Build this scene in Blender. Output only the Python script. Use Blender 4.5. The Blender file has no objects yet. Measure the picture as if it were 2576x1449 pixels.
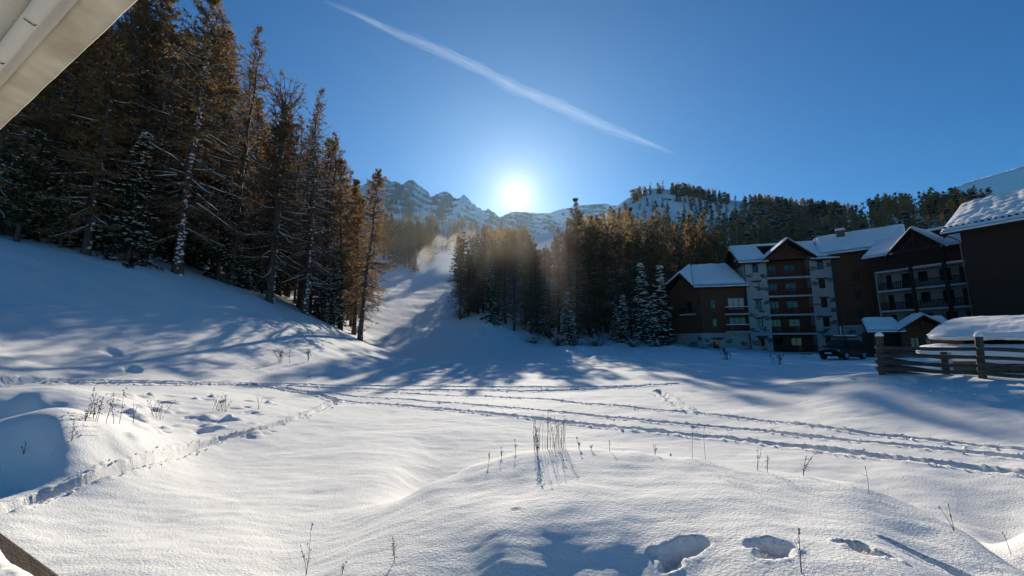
import bpy, bmesh, math, random
import numpy as np
from mathutils import Matrix, Vector

R = math.radians
S = bpy.context.scene
COL = S.collection
rng = np.random.default_rng(11)
random.seed(5)

# ------------------------------------------------------------------ camera
F, CX, CY = 1006.2, 1288.0, 724.5          # focal length and centre in pixels of a 2576 px wide picture
TH = R(8.3)                                # the camera looks up a little
cam = bpy.data.cameras.new('camera')
cam.sensor_width = 36.0
cam.lens = 36.0 * F / 2576.0
cam.clip_start, cam.clip_end = 0.05, 40000
co = bpy.data.objects.new('camera', cam)
COL.objects.link(co)
co.location = (0, 0, 0)
co.rotation_euler = (R(90) + TH, 0, 0)
S.camera = co

def ray(a, b):
    xr, yr = (a - CX) / F, (CY - b) / F
    return np.array([xr, math.cos(TH) - yr * math.sin(TH), math.sin(TH) + yr * math.cos(TH)])

def P(a, b, D):
    r = ray(a, b)
    return r * (D / r[1])

# ------------------------------------------------------------------ sun, sky, exposure
sd = ray(1298, 490); sd /= np.linalg.norm(sd)
SUN_EL = math.asin(sd[2]); SUN_AZ = math.atan2(sd[0], sd[1])
sl = bpy.data.lights.new('sun', 'SUN')
sl.energy = 4.8; sl.angle = R(0.53); sl.color = (1.0, 0.915, 0.77)
so = bpy.data.objects.new('sun', sl); COL.objects.link(so)
so.rotation_euler = Vector((-sd[0], -sd[1], -sd[2])).to_track_quat('-Z', 'Y').to_euler()
so.location = (0, 300, 300)

W = bpy.data.worlds.new('World'); S.world = W; W.use_nodes = True
wn, wl = W.node_tree.nodes, W.node_tree.links
wn.clear()
out = wn.new('ShaderNodeOutputWorld'); bg = wn.new('ShaderNodeBackground')
sky = wn.new('ShaderNodeTexSky'); sky.sky_type = 'NISHITA'; sky.sun_disc = False
sky.sun_elevation = SUN_EL; sky.sun_rotation = SUN_AZ
sky.altitude = 1900; sky.air_density = 1.0; sky.dust_density = 0.15; sky.ozone_density = 3.5
bg.inputs['Strength'].default_value = 0.07
hs = wn.new('ShaderNodeHueSaturation'); hs.inputs['Saturation'].default_value = 1.25
wl.new(sky.outputs[0], hs.inputs['Color'])
# the bright aureole of the sky round the sun, by the angle to the sun
tc = wn.new('ShaderNodeTexCoord')
dt = wn.new('ShaderNodeVectorMath'); dt.operation = 'DOT_PRODUCT'; dt.inputs[1].default_value = tuple(sd)
nm = wn.new('ShaderNodeVectorMath'); nm.operation = 'NORMALIZE'
wl.new(tc.outputs['Generated'], nm.inputs[0]); wl.new(nm.outputs[0], dt.inputs[0])
def wmath(op, a, b=None):
    n = wn.new('ShaderNodeMath'); n.operation = op
    for i, v in enumerate((a, b)):
        if v is None: continue
        if isinstance(v, (int, float)): n.inputs[i].default_value = v
        else: wl.new(v, n.inputs[i])
    return n.outputs[0]
ang = wmath('ARCCOSINE', wmath('MINIMUM', dt.outputs['Value'], 0.9999999))
def lobe(width, amp, power=1.0):
    e = wmath('POWER', wmath('DIVIDE', ang, R(width)), power)
    return wmath('MULTIPLY', wmath('EXPONENT', wmath('MULTIPLY', e, -1.0)), amp)
def tint(v, c):
    n = wn.new('ShaderNodeVectorMath'); n.operation = 'SCALE'
    n.inputs[0].default_value = c; wl.new(v, n.inputs['Scale'])
    return n.outputs[0]
def vadd(a, b):
    n = wn.new('ShaderNodeVectorMath'); n.operation = 'ADD'
    wl.new(a, n.inputs[0]); wl.new(b, n.inputs[1]); return n.outputs[0]
glow = vadd(vadd(tint(lobe(1.05, 60.0, 4.0), (1, 0.97, 0.9)), tint(lobe(1.6, 12.0, 1.0), (1.0, 0.84, 0.55))),
            vadd(tint(lobe(6.0, 4.6, 1.0), (1.0, 0.95, 0.84)), tint(lobe(16.0, 2.4, 1.0), (0.5, 0.85, 1.1))))
tn = wn.new('ShaderNodeVectorMath'); tn.operation = 'MULTIPLY'; tn.inputs[1].default_value = (0.40, 0.88, 1.0)
wl.new(hs.outputs[0], tn.inputs[0])
wl.new(vadd(tn.outputs[0], glow), bg.inputs['Color'])
wl.new(bg.outputs[0], out.inputs['Surface'])

S.render.engine = 'CYCLES'
S.view_settings.view_transform = 'Standard'
S.view_settings.look = 'None'
S.view_settings.exposure = 0.50
S.view_settings.gamma = 1.0
S.view_settings.use_curve_mapping = False
S.cycles.max_bounces = 6
S.cycles.diffuse_bounces = 3
S.cycles.transparent_max_bounces = 40
S.cycles.volume_bounces = 0
S.cycles.use_denoising = True
S.cycles.sample_clamp_indirect = 6.0

# ------------------------------------------------------------------ helpers
def tag(o, label=None, cat=None, group=None, kind=None):
    if label: o['label'] = label
    if cat: o['category'] = cat
    if group: o['group'] = group
    if kind: o['kind'] = kind
    return o

def empty(name, loc=(0, 0, 0), rz=0.0):
    o = bpy.data.objects.new(name, None); COL.objects.link(o)
    o.location = loc; o.rotation_euler = (0, 0, rz); o.empty_display_size = 0.2
    return o

def link(name, me, parent=None):
    o = bpy.data.objects.new(name, me); COL.objects.link(o)
    if parent is not None: o.parent = parent
    return o

def np_mesh(name, verts, quads=None, tris=None, mats=(), midx=None, smooth=False):
    me = bpy.data.meshes.new(name)
    verts = np.asarray(verts, np.float32)
    parts, counts = [], []
    if quads is not None and len(quads):
        parts.append(np.asarray(quads, np.int32).ravel()); counts.append(np.full(len(quads), 4, np.int32))
    if tris is not None and len(tris):
        parts.append(np.asarray(tris, np.int32).ravel()); counts.append(np.full(len(tris), 3, np.int32))
    loops = np.concatenate(parts); tot = np.concatenate(counts)
    start = np.concatenate([[0], np.cumsum(tot)[:-1]]).astype(np.int32)
    me.vertices.add(len(verts)); me.vertices.foreach_set('co', verts.ravel())
    me.loops.add(len(loops)); me.loops.foreach_set('vertex_index', loops)
    me.polygons.add(len(tot)); me.polygons.foreach_set('loop_start', start)
    me.polygons.foreach_set('loop_total', tot)
    for m in mats: me.materials.append(m)
    if midx is not None: me.polygons.foreach_set('material_index', np.asarray(midx, np.int32))
    me.polygons.foreach_set('use_smooth', np.full(len(tot), smooth, bool))
    me.update(calc_edges=True)
    return me

def outward(me):
    bm = bmesh.new(); bm.from_mesh(me); bmesh.ops.recalc_face_normals(bm, faces=bm.faces[:]); bm.to_mesh(me); bm.free(); me.update()
    return me

class MB:
    """collects boxes, slabs, panels and tubes into one mesh"""
    def __init__(s): s.v, s.f = [], []
    def poly(s, pts):
        n = len(s.v); s.v += [tuple(map(float, p)) for p in pts]; s.f.append(tuple(range(n, n + len(pts))))
    def prism(s, pts, off):
        """closed solid: polygon pts and the same polygon moved by off"""
        n = len(s.v); k = len(pts)
        s.v += [tuple(map(float, p)) for p in pts]
        s.v += [(p[0] + off[0], p[1] + off[1], p[2] + off[2]) for p in pts]
        s.f.append(tuple(range(n, n + k))); s.f.append(tuple(range(n + 2 * k - 1, n + k - 1, -1)))
        for i in range(k):
            j = (i + 1) % k
            s.f.append((n + j, n + i, n + k + i, n + k + j))
        return s
    def box(s, x0, x1, y0, y1, z0, z1):
        return s.prism([(x0, y0, z0), (x1, y0, z0), (x1, y1, z0), (x0, y1, z0)], (0, 0, z1 - z0))
    def beam(s, p, q, w, h):
        p, q = Vector(p), Vector(q); t = (q - p).normalized()
        side = t.cross(Vector((0, 0, 1)))
        side = Vector((1, 0, 0)) if side.length < 1e-4 else side.normalized()
        up = side.cross(t)
        a = [p + side * w / 2 * i + up * h / 2 * j for i, j in ((-1, -1), (1, -1), (1, 1), (-1, 1))]
        return s.prism([tuple(v) for v in a], tuple(q - p))
    def tube(s, pts, rad, sides=6):
        pts = np.array(pts, float)[None]; r = np.atleast_1d(np.array(rad, float))
        if len(r) == 1: r = np.full(pts.shape[1], r[0])
        v, q = tubes(pts, r[None], sides); n = len(s.v)
        s.v += [tuple(p) for p in v]; s.f += [tuple(int(i) + n for i in f) for f in q]
        k = pts.shape[1]
        s.f.append(tuple(n + i for i in range(sides))); s.f.append(tuple(n + (k - 1) * sides + i for i in range(sides - 1, -1, -1)))
        return s
    def panel(s, x0, x1, z0, z1, holes, y=0.0, dep=0.25, back=None):
        """wall face in the x-z plane with recessed holes (x0,x1,z0,z1)"""
        xs = sorted({x0, x1, *[h[0] for h in holes], *[h[1] for h in holes]})
        zs = sorted({z0, z1, *[h[2] for h in holes], *[h[3] for h in holes]})
        for i in range(len(xs) - 1):
            for j in range(len(zs) - 1):
                mx, mz = (xs[i] + xs[i + 1]) / 2, (zs[j] + zs[j + 1]) / 2
                if any(h[0] < mx < h[1] and h[2] < mz < h[3] for h in holes): continue
                s.poly([(xs[i], y, zs[j]), (xs[i + 1], y, zs[j]), (xs[i + 1], y, zs[j + 1]), (xs[i], y, zs[j + 1])])
        for a, b, c, d in holes:
            s.poly([(a, y, c), (a, y + dep, c), (b, y + dep, c), (b, y, c)])
            s.poly([(a, y, d), (b, y, d), (b, y + dep, d), (a, y + dep, d)])
            s.poly([(a, y, c), (a, y, d), (a, y + dep, d), (a, y + dep, c)])
            s.poly([(b, y, c), (b, y + dep, c), (b, y + dep, d), (b, y, d)])
        return s
    def mesh(s, name, mat, smooth=False):
        me = bpy.data.meshes.new(name); me.from_pydata(s.v, [], s.f); me.update()
        outward(me)
        me.materials.append(mat)
        if smooth: me.polygons.foreach_set('use_smooth', np.full(len(me.polygons), True))
        return me
    def build(s, name, mat, parent=None, smooth=False, bevel=0.0, seg=2):
        o = link(name, s.mesh(name, mat, smooth), parent)
        if bevel:
            m = o.modifiers.new('bevel', 'BEVEL'); m.width = bevel; m.segments = seg; m.limit_method = 'ANGLE'; m.angle_limit = R(40)
        return o

def tubes(paths, radii, sides):
    N, K, _ = paths.shape
    t = np.gradient(paths, axis=1)
    t /= np.linalg.norm(t, axis=2, keepdims=True) + 1e-9
    ref = np.where(np.abs(t[..., 2:3]) > 0.9, np.array([1.0, 0, 0]), np.array([0, 0, 1.0]))
    u = np.cross(t, ref); u /= np.linalg.norm(u, axis=2, keepdims=True) + 1e-9
    v = np.cross(t, u)
    an = np.arange(sides) * 2 * np.pi / sides
    ring = paths[:, :, None, :] + radii[:, :, None, None] * (np.cos(an)[None, None, :, None] * u[:, :, None, :] + np.sin(an)[None, None, :, None] * v[:, :, None, :])
    idx = np.arange(N * K * sides).reshape(N, K, sides)
    a = idx[:, :-1, :]; b = np.roll(a, -1, axis=2); c = idx[:, 1:, :]; d = np.roll(c, -1, axis=2)
    return ring.reshape(-1, 3), np.stack([a, b, d, c], -1).reshape(-1, 4)

def pnoise(x, y, seed=0):
    """2-D gradient noise, about -0.7 .. 0.7"""
    x = np.asarray(x, float); y = np.asarray(y, float)
    ix = np.floor(x).astype(np.int64); iy = np.floor(y).astype(np.int64)
    fx, fy = x - ix, y - iy
    def g(i, j, dx, dy):
        h = (i * 374761393 + j * 668265263 + seed * 2147483647 + 1442695) & 0xffffffff
        h = ((h ^ (h >> 13)) * 1274126177) & 0xffffffff
        h = (h ^ (h >> 16)) & 0xffff
        an = h * (2 * np.pi / 65536.0)
        return np.cos(an) * dx + np.sin(an) * dy
    u = fx * fx * fx * (fx * (fx * 6 - 15) + 10); v = fy * fy * fy * (fy * (fy * 6 - 15) + 10)
    a = g(ix, iy, fx, fy) * (1 - u) + g(ix + 1, iy, fx - 1, fy) * u
    b = g(ix, iy + 1, fx, fy - 1) * (1 - u) + g(ix + 1, iy + 1, fx - 1, fy - 1) * u
    return a * (1 - v) + b * v

def fbm(x, y, oct=4, seed=0):
    r, amp, f = 0, 1.0, 1.0
    for k in range(oct):
        r = r + amp * pnoise(x * f, y * f, seed + k * 17); amp *= 0.5; f *= 2.03
    return r

# ------------------------------------------------------------------ materials
def mat(name, col, rough=0.8, spec=0.3, metal=0.0, var=0.0, vscale=3.0, bump=0.0, bscale=20.0, col2=None, rand=None, stretch=None):
    m = bpy.data.materials.new(name); m.use_nodes = True
    n, l = m.node_tree.nodes, m.node_tree.links
    b = n['Principled BSDF']
    b.inputs['Roughness'].default_value = rough; b.inputs['Metallic'].default_value = metal
    b.inputs['Specular IOR Level'].default_value = spec
    b.inputs['Base Color'].default_value = (*col, 1)
    tcx = n.new('ShaderNodeTexCoord'); vec = tcx.outputs['Object']
    if stretch:
        mp = n.new('ShaderNodeMapping'); mp.inputs['Scale'].default_value = stretch
        l.new(vec, mp.inputs['Vector']); vec = mp.outputs[0]
    last = None
    if var or col2:
        t = n.new('ShaderNodeTexNoise'); t.inputs['Scale'].default_value = vscale; t.inputs['Detail'].default_value = 5
        l.new(vec, t.inputs['Vector'])
        cr = n.new('ShaderNodeValToRGB')
        c2 = col2 or tuple(c * (1 - var) for c in col)
        cr.color_ramp.elements[0].position = 0.35; cr.color_ramp.elements[1].position = 0.68
        cr.color_ramp.elements[0].color = (*c2, 1); cr.color_ramp.elements[1].color = (*col, 1)
        l.new(t.outputs['Fac'], cr.inputs['Fac']); last = cr.outputs[0]
    if rand:                                      # each tree a little different from the next
        oi = n.new('ShaderNodeObjectInfo'); mx = n.new('ShaderNodeMix'); mx.data_type = 'RGBA'
        if last is not None: l.new(last, mx.inputs['A'])
        else: mx.inputs['A'].default_value = (*col, 1)
        mx.inputs['B'].default_value = (*rand, 1); l.new(oi.outputs['Random'], mx.inputs['Factor']); last = mx.outputs['Result']
    if last is not None: l.new(last, b.inputs['Base Color'])
    if bump:
        t2 = n.new('ShaderNodeTexNoise'); t2.inputs['Scale'].default_value = bscale; t2.inputs['Detail'].default_value = 6
        l.new(vec, t2.inputs['Vector'])
        bp = n.new('ShaderNodeBump'); bp.inputs['Strength'].default_value = 0.6; bp.inputs['Distance'].default_value = bump
        l.new(t2.outputs['Fac'], bp.inputs['Height']); l.new(bp.outputs[0], b.inputs['Normal'])
    return m

def leaf_mat(name, col, col2, rand, trans=0.45, vscale=1.2):
    m = mat(name, col, rough=0.75, spec=0.15, col2=col2, vscale=vscale, rand=rand)
    n, l = m.node_tree.nodes, m.node_tree.links
    b = n['Principled BSDF']; tr = n.new('ShaderNodeBsdfTranslucent'); mx = n.new('ShaderNodeMixShader')
    src = b.inputs['Base Color'].links[0].from_socket
    l.new(src, tr.inputs['Color']); mx.inputs[0].default_value = trans
    l.new(b.outputs[0], mx.inputs[1]); l.new(tr.outputs[0], mx.inputs[2])
    l.new(mx.outputs[0], n['Material Output'].inputs['Surface'])
    return m

def snow_mat(name, ground=False):
    m = bpy.data.materials.new(name); m.use_nodes = True
    n, l = m.node_tree.nodes, m.node_tree.links
    b = n['Principled BSDF']
    b.inputs['Base Color'].default_value = (0.86, 0.835, 0.79, 1)
    b.inputs['Roughness'].default_value = 0.8; b.inputs['Specular IOR Level'].default_value = 0.05 if ground else 0.0
    tcx = n.new('ShaderNodeTexCoord')
    prev = None
    for sc, dist, st in ((9.0, 0.02, 0.4), (45.0, 0.018, 0.7), (150.0, 0.008, 0.7)) if ground else ((6.0, 0.05, 0.5), (40.0, 0.01, 0.4)):
        t = n.new('ShaderNodeTexNoise'); t.inputs['Scale'].default_value = sc; t.inputs['Detail'].default_value = 3
        l.new(tcx.outputs['Object'], t.inputs['Vector'])
        bp = n.new('ShaderNodeBump'); bp.inputs['Strength'].default_value = st; bp.inputs['Distance'].default_value = dist
        l.new(t.outputs['Fac'], bp.inputs['Height'])
        if prev is not None: l.new(prev, bp.inputs['Normal'])
        prev = bp.outputs[0]
    l.new(prev, b.inputs['Normal'])
    if ground:                                     # single ice crystals that glint
        v = n.new('ShaderNodeTexVoronoi'); v.inputs['Scale'].default_value = 70.0
        l.new(tcx.outputs['Object'], v.inputs['Vector'])
        lt = n.new('ShaderNodeMath'); lt.operation = 'LESS_THAN'; lt.inputs[1].default_value = 0.10
        l.new(v.outputs['Distance'], lt.inputs[0])
        wn2 = n.new('ShaderNodeTexWhiteNoise'); l.new(v.outputs['Position'], wn2.inputs['Vector'])
        g2 = n.new('ShaderNodeMath'); g2.operation = 'GREATER_THAN'; g2.inputs[1].default_value = 0.86
        l.new(wn2.outputs['Value'], g2.inputs[0])
        mu = n.new('ShaderNodeMath'); mu.operation = 'MULTIPLY'; l.new(lt.outputs[0], mu.inputs[0]); l.new(g2.outputs[0], mu.inputs[1])
        mr = n.new('ShaderNodeMapRange'); mr.inputs['To Min'].default_value = 0.8; mr.inputs['To Max'].default_value = 0.16
        l.new(mu.outputs[0], mr.inputs['Value']); l.new(mr.outputs[0], b.inputs['Roughness'])
    return m

M = dict(
    snow=snow_mat('snow_ground_mat', True), rsnow=snow_mat('snow_cover_mat'),
    bark=mat('larch_bark', (0.12, 0.09, 0.072), col2=(0.05, 0.04, 0.034), vscale=9, bump=0.05, bscale=14, stretch=(1, 1, 0.25)),
    needles=leaf_mat('larch_needles', (0.27, 0.16, 0.075), (0.16, 0.10, 0.052), (0.20, 0.135, 0.07), 0.58),
    gold=leaf_mat('gold_larch_needles', (0.36, 0.205, 0.078), (0.22, 0.132, 0.058), (0.30, 0.20, 0.085), 0.55),
    olive=leaf_mat('olive_larch_needles', (0.20, 0.145, 0.075), (0.12, 0.092, 0.05), (0.17, 0.135, 0.07), 0.5),
    green=leaf_mat('spruce_needles', (0.030, 0.052, 0.026), (0.016, 0.030, 0.018), (0.022, 0.045, 0.028), 0.2),
    fargold=leaf_mat('far_sunlit_gold_needles', (0.55, 0.31, 0.10), (0.36, 0.20, 0.08), (0.46, 0.30, 0.11), 0.6, 0.2), farbrown=leaf_mat('far_sunlit_brown_needles', (0.38, 0.23, 0.11), (0.24, 0.15, 0.08), (0.30, 0.20, 0.10), 0.6, 0.2), farolive=leaf_mat('far_sunlit_olive_needles', (0.36, 0.26, 0.11), (0.22, 0.165, 0.08), (0.30, 0.24, 0.11), 0.6, 0.2),  # larch needles again for the hillside, sunlight put in as brighter colour
    pine=leaf_mat('pine_needles', (0.055, 0.072, 0.034), (0.03, 0.042, 0.022), (0.036, 0.06, 0.034), 0.25),
    plaster=mat('rough_plaster', (0.36, 0.355, 0.335), var=0.14, vscale=0.7, bump=0.02, bscale=14),
    plaster2=mat('grey_plaster', (0.30, 0.30, 0.285), var=0.18, vscale=0.8, bump=0.02, bscale=14),
    slab=mat('painted_concrete', (0.44, 0.44, 0.42), var=0.12, vscale=2, bump=0.01),
    wood=mat('dark_larch_boards', (0.14, 0.055, 0.026), col2=(0.075, 0.030, 0.016), vscale=1.6, bump=0.03, bscale=7, stretch=(0.5, 0.5, 7)),
    wood2=mat('weathered_dark_boards', (0.048, 0.026, 0.017), col2=(0.03, 0.017, 0.012), vscale=1.6, bump=0.03, bscale=7, stretch=(0.5, 0.5, 7)),
    beam=mat('brown_timber', (0.085, 0.050, 0.032), var=0.5, vscale=4, bump=0.02, bscale=9, stretch=(1, 1, 3)),
    red=mat('red_brown_railing', (0.13, 0.034, 0.022), var=0.45, vscale=5, bump=0.01),
    darkfr=mat('dark_window_frame', (0.035, 0.022, 0.016), rough=0.6, var=0.3),
    stone=mat('grey_stone', (0.11, 0.11, 0.108), col2=(0.055, 0.056, 0.06), vscale=5, bump=0.06, bscale=6),
    stone2=mat('dark_slate_stone', (0.12, 0.12, 0.12), col2=(0.06, 0.062, 0.066), vscale=3, bump=0.06, bscale=6),
    glass=mat('window_glass', (0.015, 0.018, 0.02), rough=0.05, spec=0.55, var=0.2),
    dullglass=mat('dark_window_glass', (0.012, 0.013, 0.014), rough=0.5, spec=0.2, var=0.3),
    curtain=mat('pale_curtain', (0.55, 0.53, 0.48), var=0.25, vscale=8, stretch=(4, 4, 0.2)),
    pipe=mat('dark_downpipe', (0.05, 0.045, 0.045), rough=0.45, var=0.2),
    steel=mat('galvanised_steel', (0.35, 0.36, 0.37), rough=0.4, metal=0.6, var=0.2),
    rail=mat('weathered_grey_rail', (0.085, 0.075, 0.068), col2=(0.035, 0.032, 0.03), vscale=3, bump=0.03, bscale=6, stretch=(0.6, 6, 6)),
    post=mat('weathered_grey_post', (0.09, 0.08, 0.07), col2=(0.04, 0.036, 0.033), vscale=4, bump=0.03, bscale=6, stretch=(5, 5, 0.6)),
    tarp=mat('beige_boarding', (0.30, 0.27, 0.21), var=0.3, vscale=1.5, bump=0.02, bscale=5, stretch=(0.6, 0.6, 3)),
    paint=mat('black_car_paint', (0.008, 0.008, 0.009), rough=0.35, spec=0.25, var=0.2),
    rubber=mat('tyre_rubber', (0.015, 0.015, 0.015), rough=0.85, var=0.2, bump=0.01),
    plate=mat('number_plate', (0.65, 0.65, 0.6), rough=0.4, var=0.05),
    lamp=mat('headlight_glass', (0.35, 0.36, 0.38), rough=0.1, spec=0.8, var=0.1),
    canvas=mat('beige_canvas', (0.62, 0.58, 0.50), rough=0.85, var=0.07, vscale=2.5, bump=0.004, bscale=90),
    hem=mat('stained_canvas_hem', (0.62, 0.55, 0.41), rough=0.8, col2=(0.40, 0.34, 0.24), vscale=5, bump=0.02, bscale=7),
    handrail=mat('brown_handrail', (0.075, 0.052, 0.032), rough=0.6, col2=(0.035, 0.026, 0.018), vscale=9, bump=0.006, bscale=30, stretch=(1, 6, 6)),
    stalk=mat('dry_stalk', (0.11, 0.075, 0.045), var=0.5, vscale=10),
    head=mat('dry_seed_head', (0.06, 0.038, 0.025), var=0.5, vscale=20, bump=0.01),
    rust=mat('rust_brown_leaves', (0.16, 0.075, 0.035), col2=(0.05, 0.025, 0.015), vscale=12, bump=0.01),
    twig=mat('dark_twigs', (0.05, 0.035, 0.028), var=0.4, vscale=5),
)

# ------------------------------------------------------------------ terrain
CP = [  # picture column, row, metres ahead
 # foreground bank
 (1080,1230,5.0),(1220,1165,5.6),(1400,1130,5.6),(1600,1140,5.4),(1900,1180,4.9),(2100,1212,4.5),(2300,1282,4.0),(2450,1362,3.5),(2576,1449,3.05),(2700,1530,2.8),
 (1300,1240,4.45),(1600,1240,4.2),(1900,1260,3.9),(2150,1320,3.5),
 (1400,1343,3.52),(1560,1348,3.46),(1700,1352,3.38),(2000,1340,3.3),(1250,1340,3.58),
 (1200,1449,3.27),(1400,1449,3.2),(1600,1449,3.14),(1750,1449,3.0),(1880,1449,2.80),(2050,1449,2.70),(2300,1449,2.72),
 (1100,1320,4.0),(1000,1400,3.62),(860,1449,3.5),(820,1350,4.75),(700,1449,3.9),
 # field behind the bank
 (1400,1119,10.4),(1700,1125,9.9),(2000,1160,8.5),(2300,1200,7.3),(2576,1230,6.7),(2576,1350,4.9),
 (1150,1140,9.6),(1000,1200,7.4),(800,1150,8.8),(700,1250,6.2),(600,1350,4.6),(400,1300,5.2),(300,1400,4.0),(100,1400,4.0),(0,1330,4.5),
 (500,1150,8.4),(300,1207,6.25),(150,1240,5.75),(0,1266,5.35),
 (850,1010,17.0),(1000,1060,12.7),(1288,1050,13.2),(1600,1050,12.9),(2000,1050,12.0),(2300,1060,10.5),(2576,1060,9.6),
 (1288,1000,18.5),(1600,1000,17.0),(1000,1000,18.5),
 (1288,960,24.0),(1288,920,36.0),(1288,898,49.0),(1600,960,22),(1600,915,34),(1900,935,24),(2000,955,19.5),(2150,940,20.0),(2215,944,14.0),(2330,948,13.7),(2450,950,13.4),(2576,953,13.0),(2700,955,12.6),(2330,938,16.5),(2500,940,15.5),
 # left steps of snow
 (-80,1102,6.5),(0,1090,6.6),(80,1074,6.65),(150,1066,6.7),(220,1076,7.0),(290,1096,7.3),(0,1060,8.9),(120,1046,9.0),(240,1036,9.3),(-80,1008,9.2),(0,1003,9.3),(100,1001,9.4),(190,1004,9.65),(300,1014,10.2),(0,985,11.0),(150,985,11.4),
 (0,965,13.0),(300,965,15.6),(500,1000,13.6),(600,975,18.0),(400,1060,10.4),(600,1060,11.3),(-80,1210,6.0),(0,1190,6.12),(80,1174,6.2),(150,1155,6.27),(220,1140,6.55),(280,1135,6.95),
 # left slope
 (-150,945,11.5),(0,935,13.5),(300,928,17.5),(600,930,22.0),(900,930,29.0),
 (0,780,18.2),(300,790,22.5),(600,840,27.5),(750,860,31.5),(-150,780,16.5),
 (-150,600,22),(0,615,24.0),(200,640,28.5),(445,690,33.5),(600,740,37.0),(800,810,43.5),(930,868,48.0),
 # wood floor behind the slope
 (0,600,34),(300,622,42),(600,700,52),(780,770,60),(-150,560,36),(0,540,60),(300,560,80),(600,620,95),(800,690,110),(880,770,75),(900,820,62),
 (0,430,150),(300,450,180),(600,500,230),(800,560,260),(-200,400,150),
 # ski run
 (1000,880,54),(1060,868,58),(1000,815,71),(1100,815,74),(950,830,64),(1050,745,105),(950,740,100),(1140,760,96),(1070,692,142),(990,682,146),(1150,692,140),(1130,645,180),(1060,655,178),
 # knoll in front of the middle stand
 (1215,800,74),(1170,835,67),(1265,835,68),(1215,868,57),(1320,862,64),(1420,873,62),(1520,874,60),(1650,882,56),(1300,800,84),(1400,835,82),(1550,838,80),(1700,845,80),
 # parking ground
 (1800,882,56),(1900,888,54),(2000,895,44),(2050,901,37),(2120,903,33),(2250,902,33),(2400,900,36),(1750,890,46),(2576,905,30),(2700,905,30),(2250,935,19.5),
 (1950,872,70),(2200,872,70),(2450,872,60),
 # hillside
 (1000,628,215),(1080,634,300),(1200,640,290),(1300,636,230),(1450,650,170),(1600,650,165),(1750,660,160),(1900,680,190),(2000,640,230),(2100,700,128),(2100,640,168),(2300,700,91),(2300,640,110),(2576,700,66),(2576,640,73),
 (1000,562,540),(1100,558,560),(1200,571,560),(1320,596,540),(1420,586,470),(1500,561,400),(1560,533,390),
 (1700,585,250),(1900,590,300),(2000,590,330),(2100,590,241),(2300,580,146),(2300,545,172),(2576,590,83),(2576,540,97),
 (1590,500,455),(1640,474,480),(1690,478,485),(1750,487,480),(1860,506,470),(1960,520,450),(2100,537,400),(2250,528,219),(2400,510,155),(2576,505,109),(2750,490,100),
 (1680,530,380),(1620,530,385),(1760,530,390),
 (1640,545,620),(1750,560,620),(1860,575,620),(1500,590,620),(1300,625,640),(1100,592,640),(900,600,640),(600,560,500),(300,500,450),(0,470,450),
 (-200,440,450),(2800,600,300),
 (1900,522,520),(1900,545,580),(2000,528,470),(2000,555,560),(2100,560,480),(2100,600,600),(2250,560,290),(2250,600,430),(2400,550,215),(2400,600,380),(2576,560,150),(2576,600,280),(1740,500,540),(1640,488,540),(2750,540,150),(1860,518,520),
]
pts = np.array([P(*c) for c in CP])
hid = []                                    # the bank drops away behind its crest
for a, b, D in ((1080,1230,5.0),(1180,1183,5.4),(1300,1142,5.6),(1400,1130,5.6),(1500,1134,5.5),(1600,1140,5.4),(1750,1158,5.15),(1900,1180,4.9),(2020,1196,4.7),(2150,1222,4.35),(2300,1282,4.0),(2450,1362,3.5),(2576,1449,3.05)):
    c = P(a, b, D); los = -c[2] / D
    if (a, b, D) not in CP: hid.append(tuple(c))
    for dd, ex in ((.35, -.03), (.9, .13), (2.0, .22)):
        k = (D + dd) / D; hid.append((c[0] * k, c[1] * k, max(c[2] - los * dd - ex, -2.58 if a < 2000 else -2.36)))
    k = (D - .5) / D; hid.append((c[0] * k, c[1] * k, c[2] - .02))
pts = np.vstack([pts, np.array(hid)])
extra = []
for dg in (-70, -55, -35, -15, 0, 15, 35, 55, 70):
    for rr in (0.9, 1.8):
        extra.append((rr * math.sin(R(dg)), rr * math.cos(R(dg)), -2.1 + (0.15 if rr > 1 else 0.0)))
for sx in (-1, 1):
    for rr, z in ((3, -2.0), (6, -2.1), (12, -1.6 if sx < 0 else -1.9), (25, 3.5 if sx < 0 else -1.4), (60, 14 if sx < 0 else -1), (150, 45 if sx < 0 else 25), (400, 150 if sx < 0 else 120)):
        extra.append((sx * rr * math.sin(R(68)), rr * math.cos(R(68)), z))
pts = np.vstack([pts, np.array(extra)])
def polar(x, y):
    r = np.hypot(x, y)
    return np.arctan2(x, y), np.clip(r, 0.8, 640.0), r
ph, rc, _ = polar(pts[:, 0], pts[:, 1])
Q = np.stack([ph * 2.2, np.log(rc)], 1); E = pts[:, 2] / rc
def tps(d2): return 0.5 * d2 * np.log(d2 + 1e-12)
nC = len(Q)
A = np.zeros((nC + 3, nC + 3))
A[:nC, :nC] = tps(((Q[:, None] - Q[None]) ** 2).sum(-1)) + np.diag(np.where(rc < 14, 4e-5, 3e-4))
A[:nC, nC] = 1; A[:nC, nC + 1:] = Q; A[nC, :nC] = 1; A[nC + 1:, :nC] = Q.T
sol = np.linalg.solve(A, np.concatenate([E, np.zeros(3)]))
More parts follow.
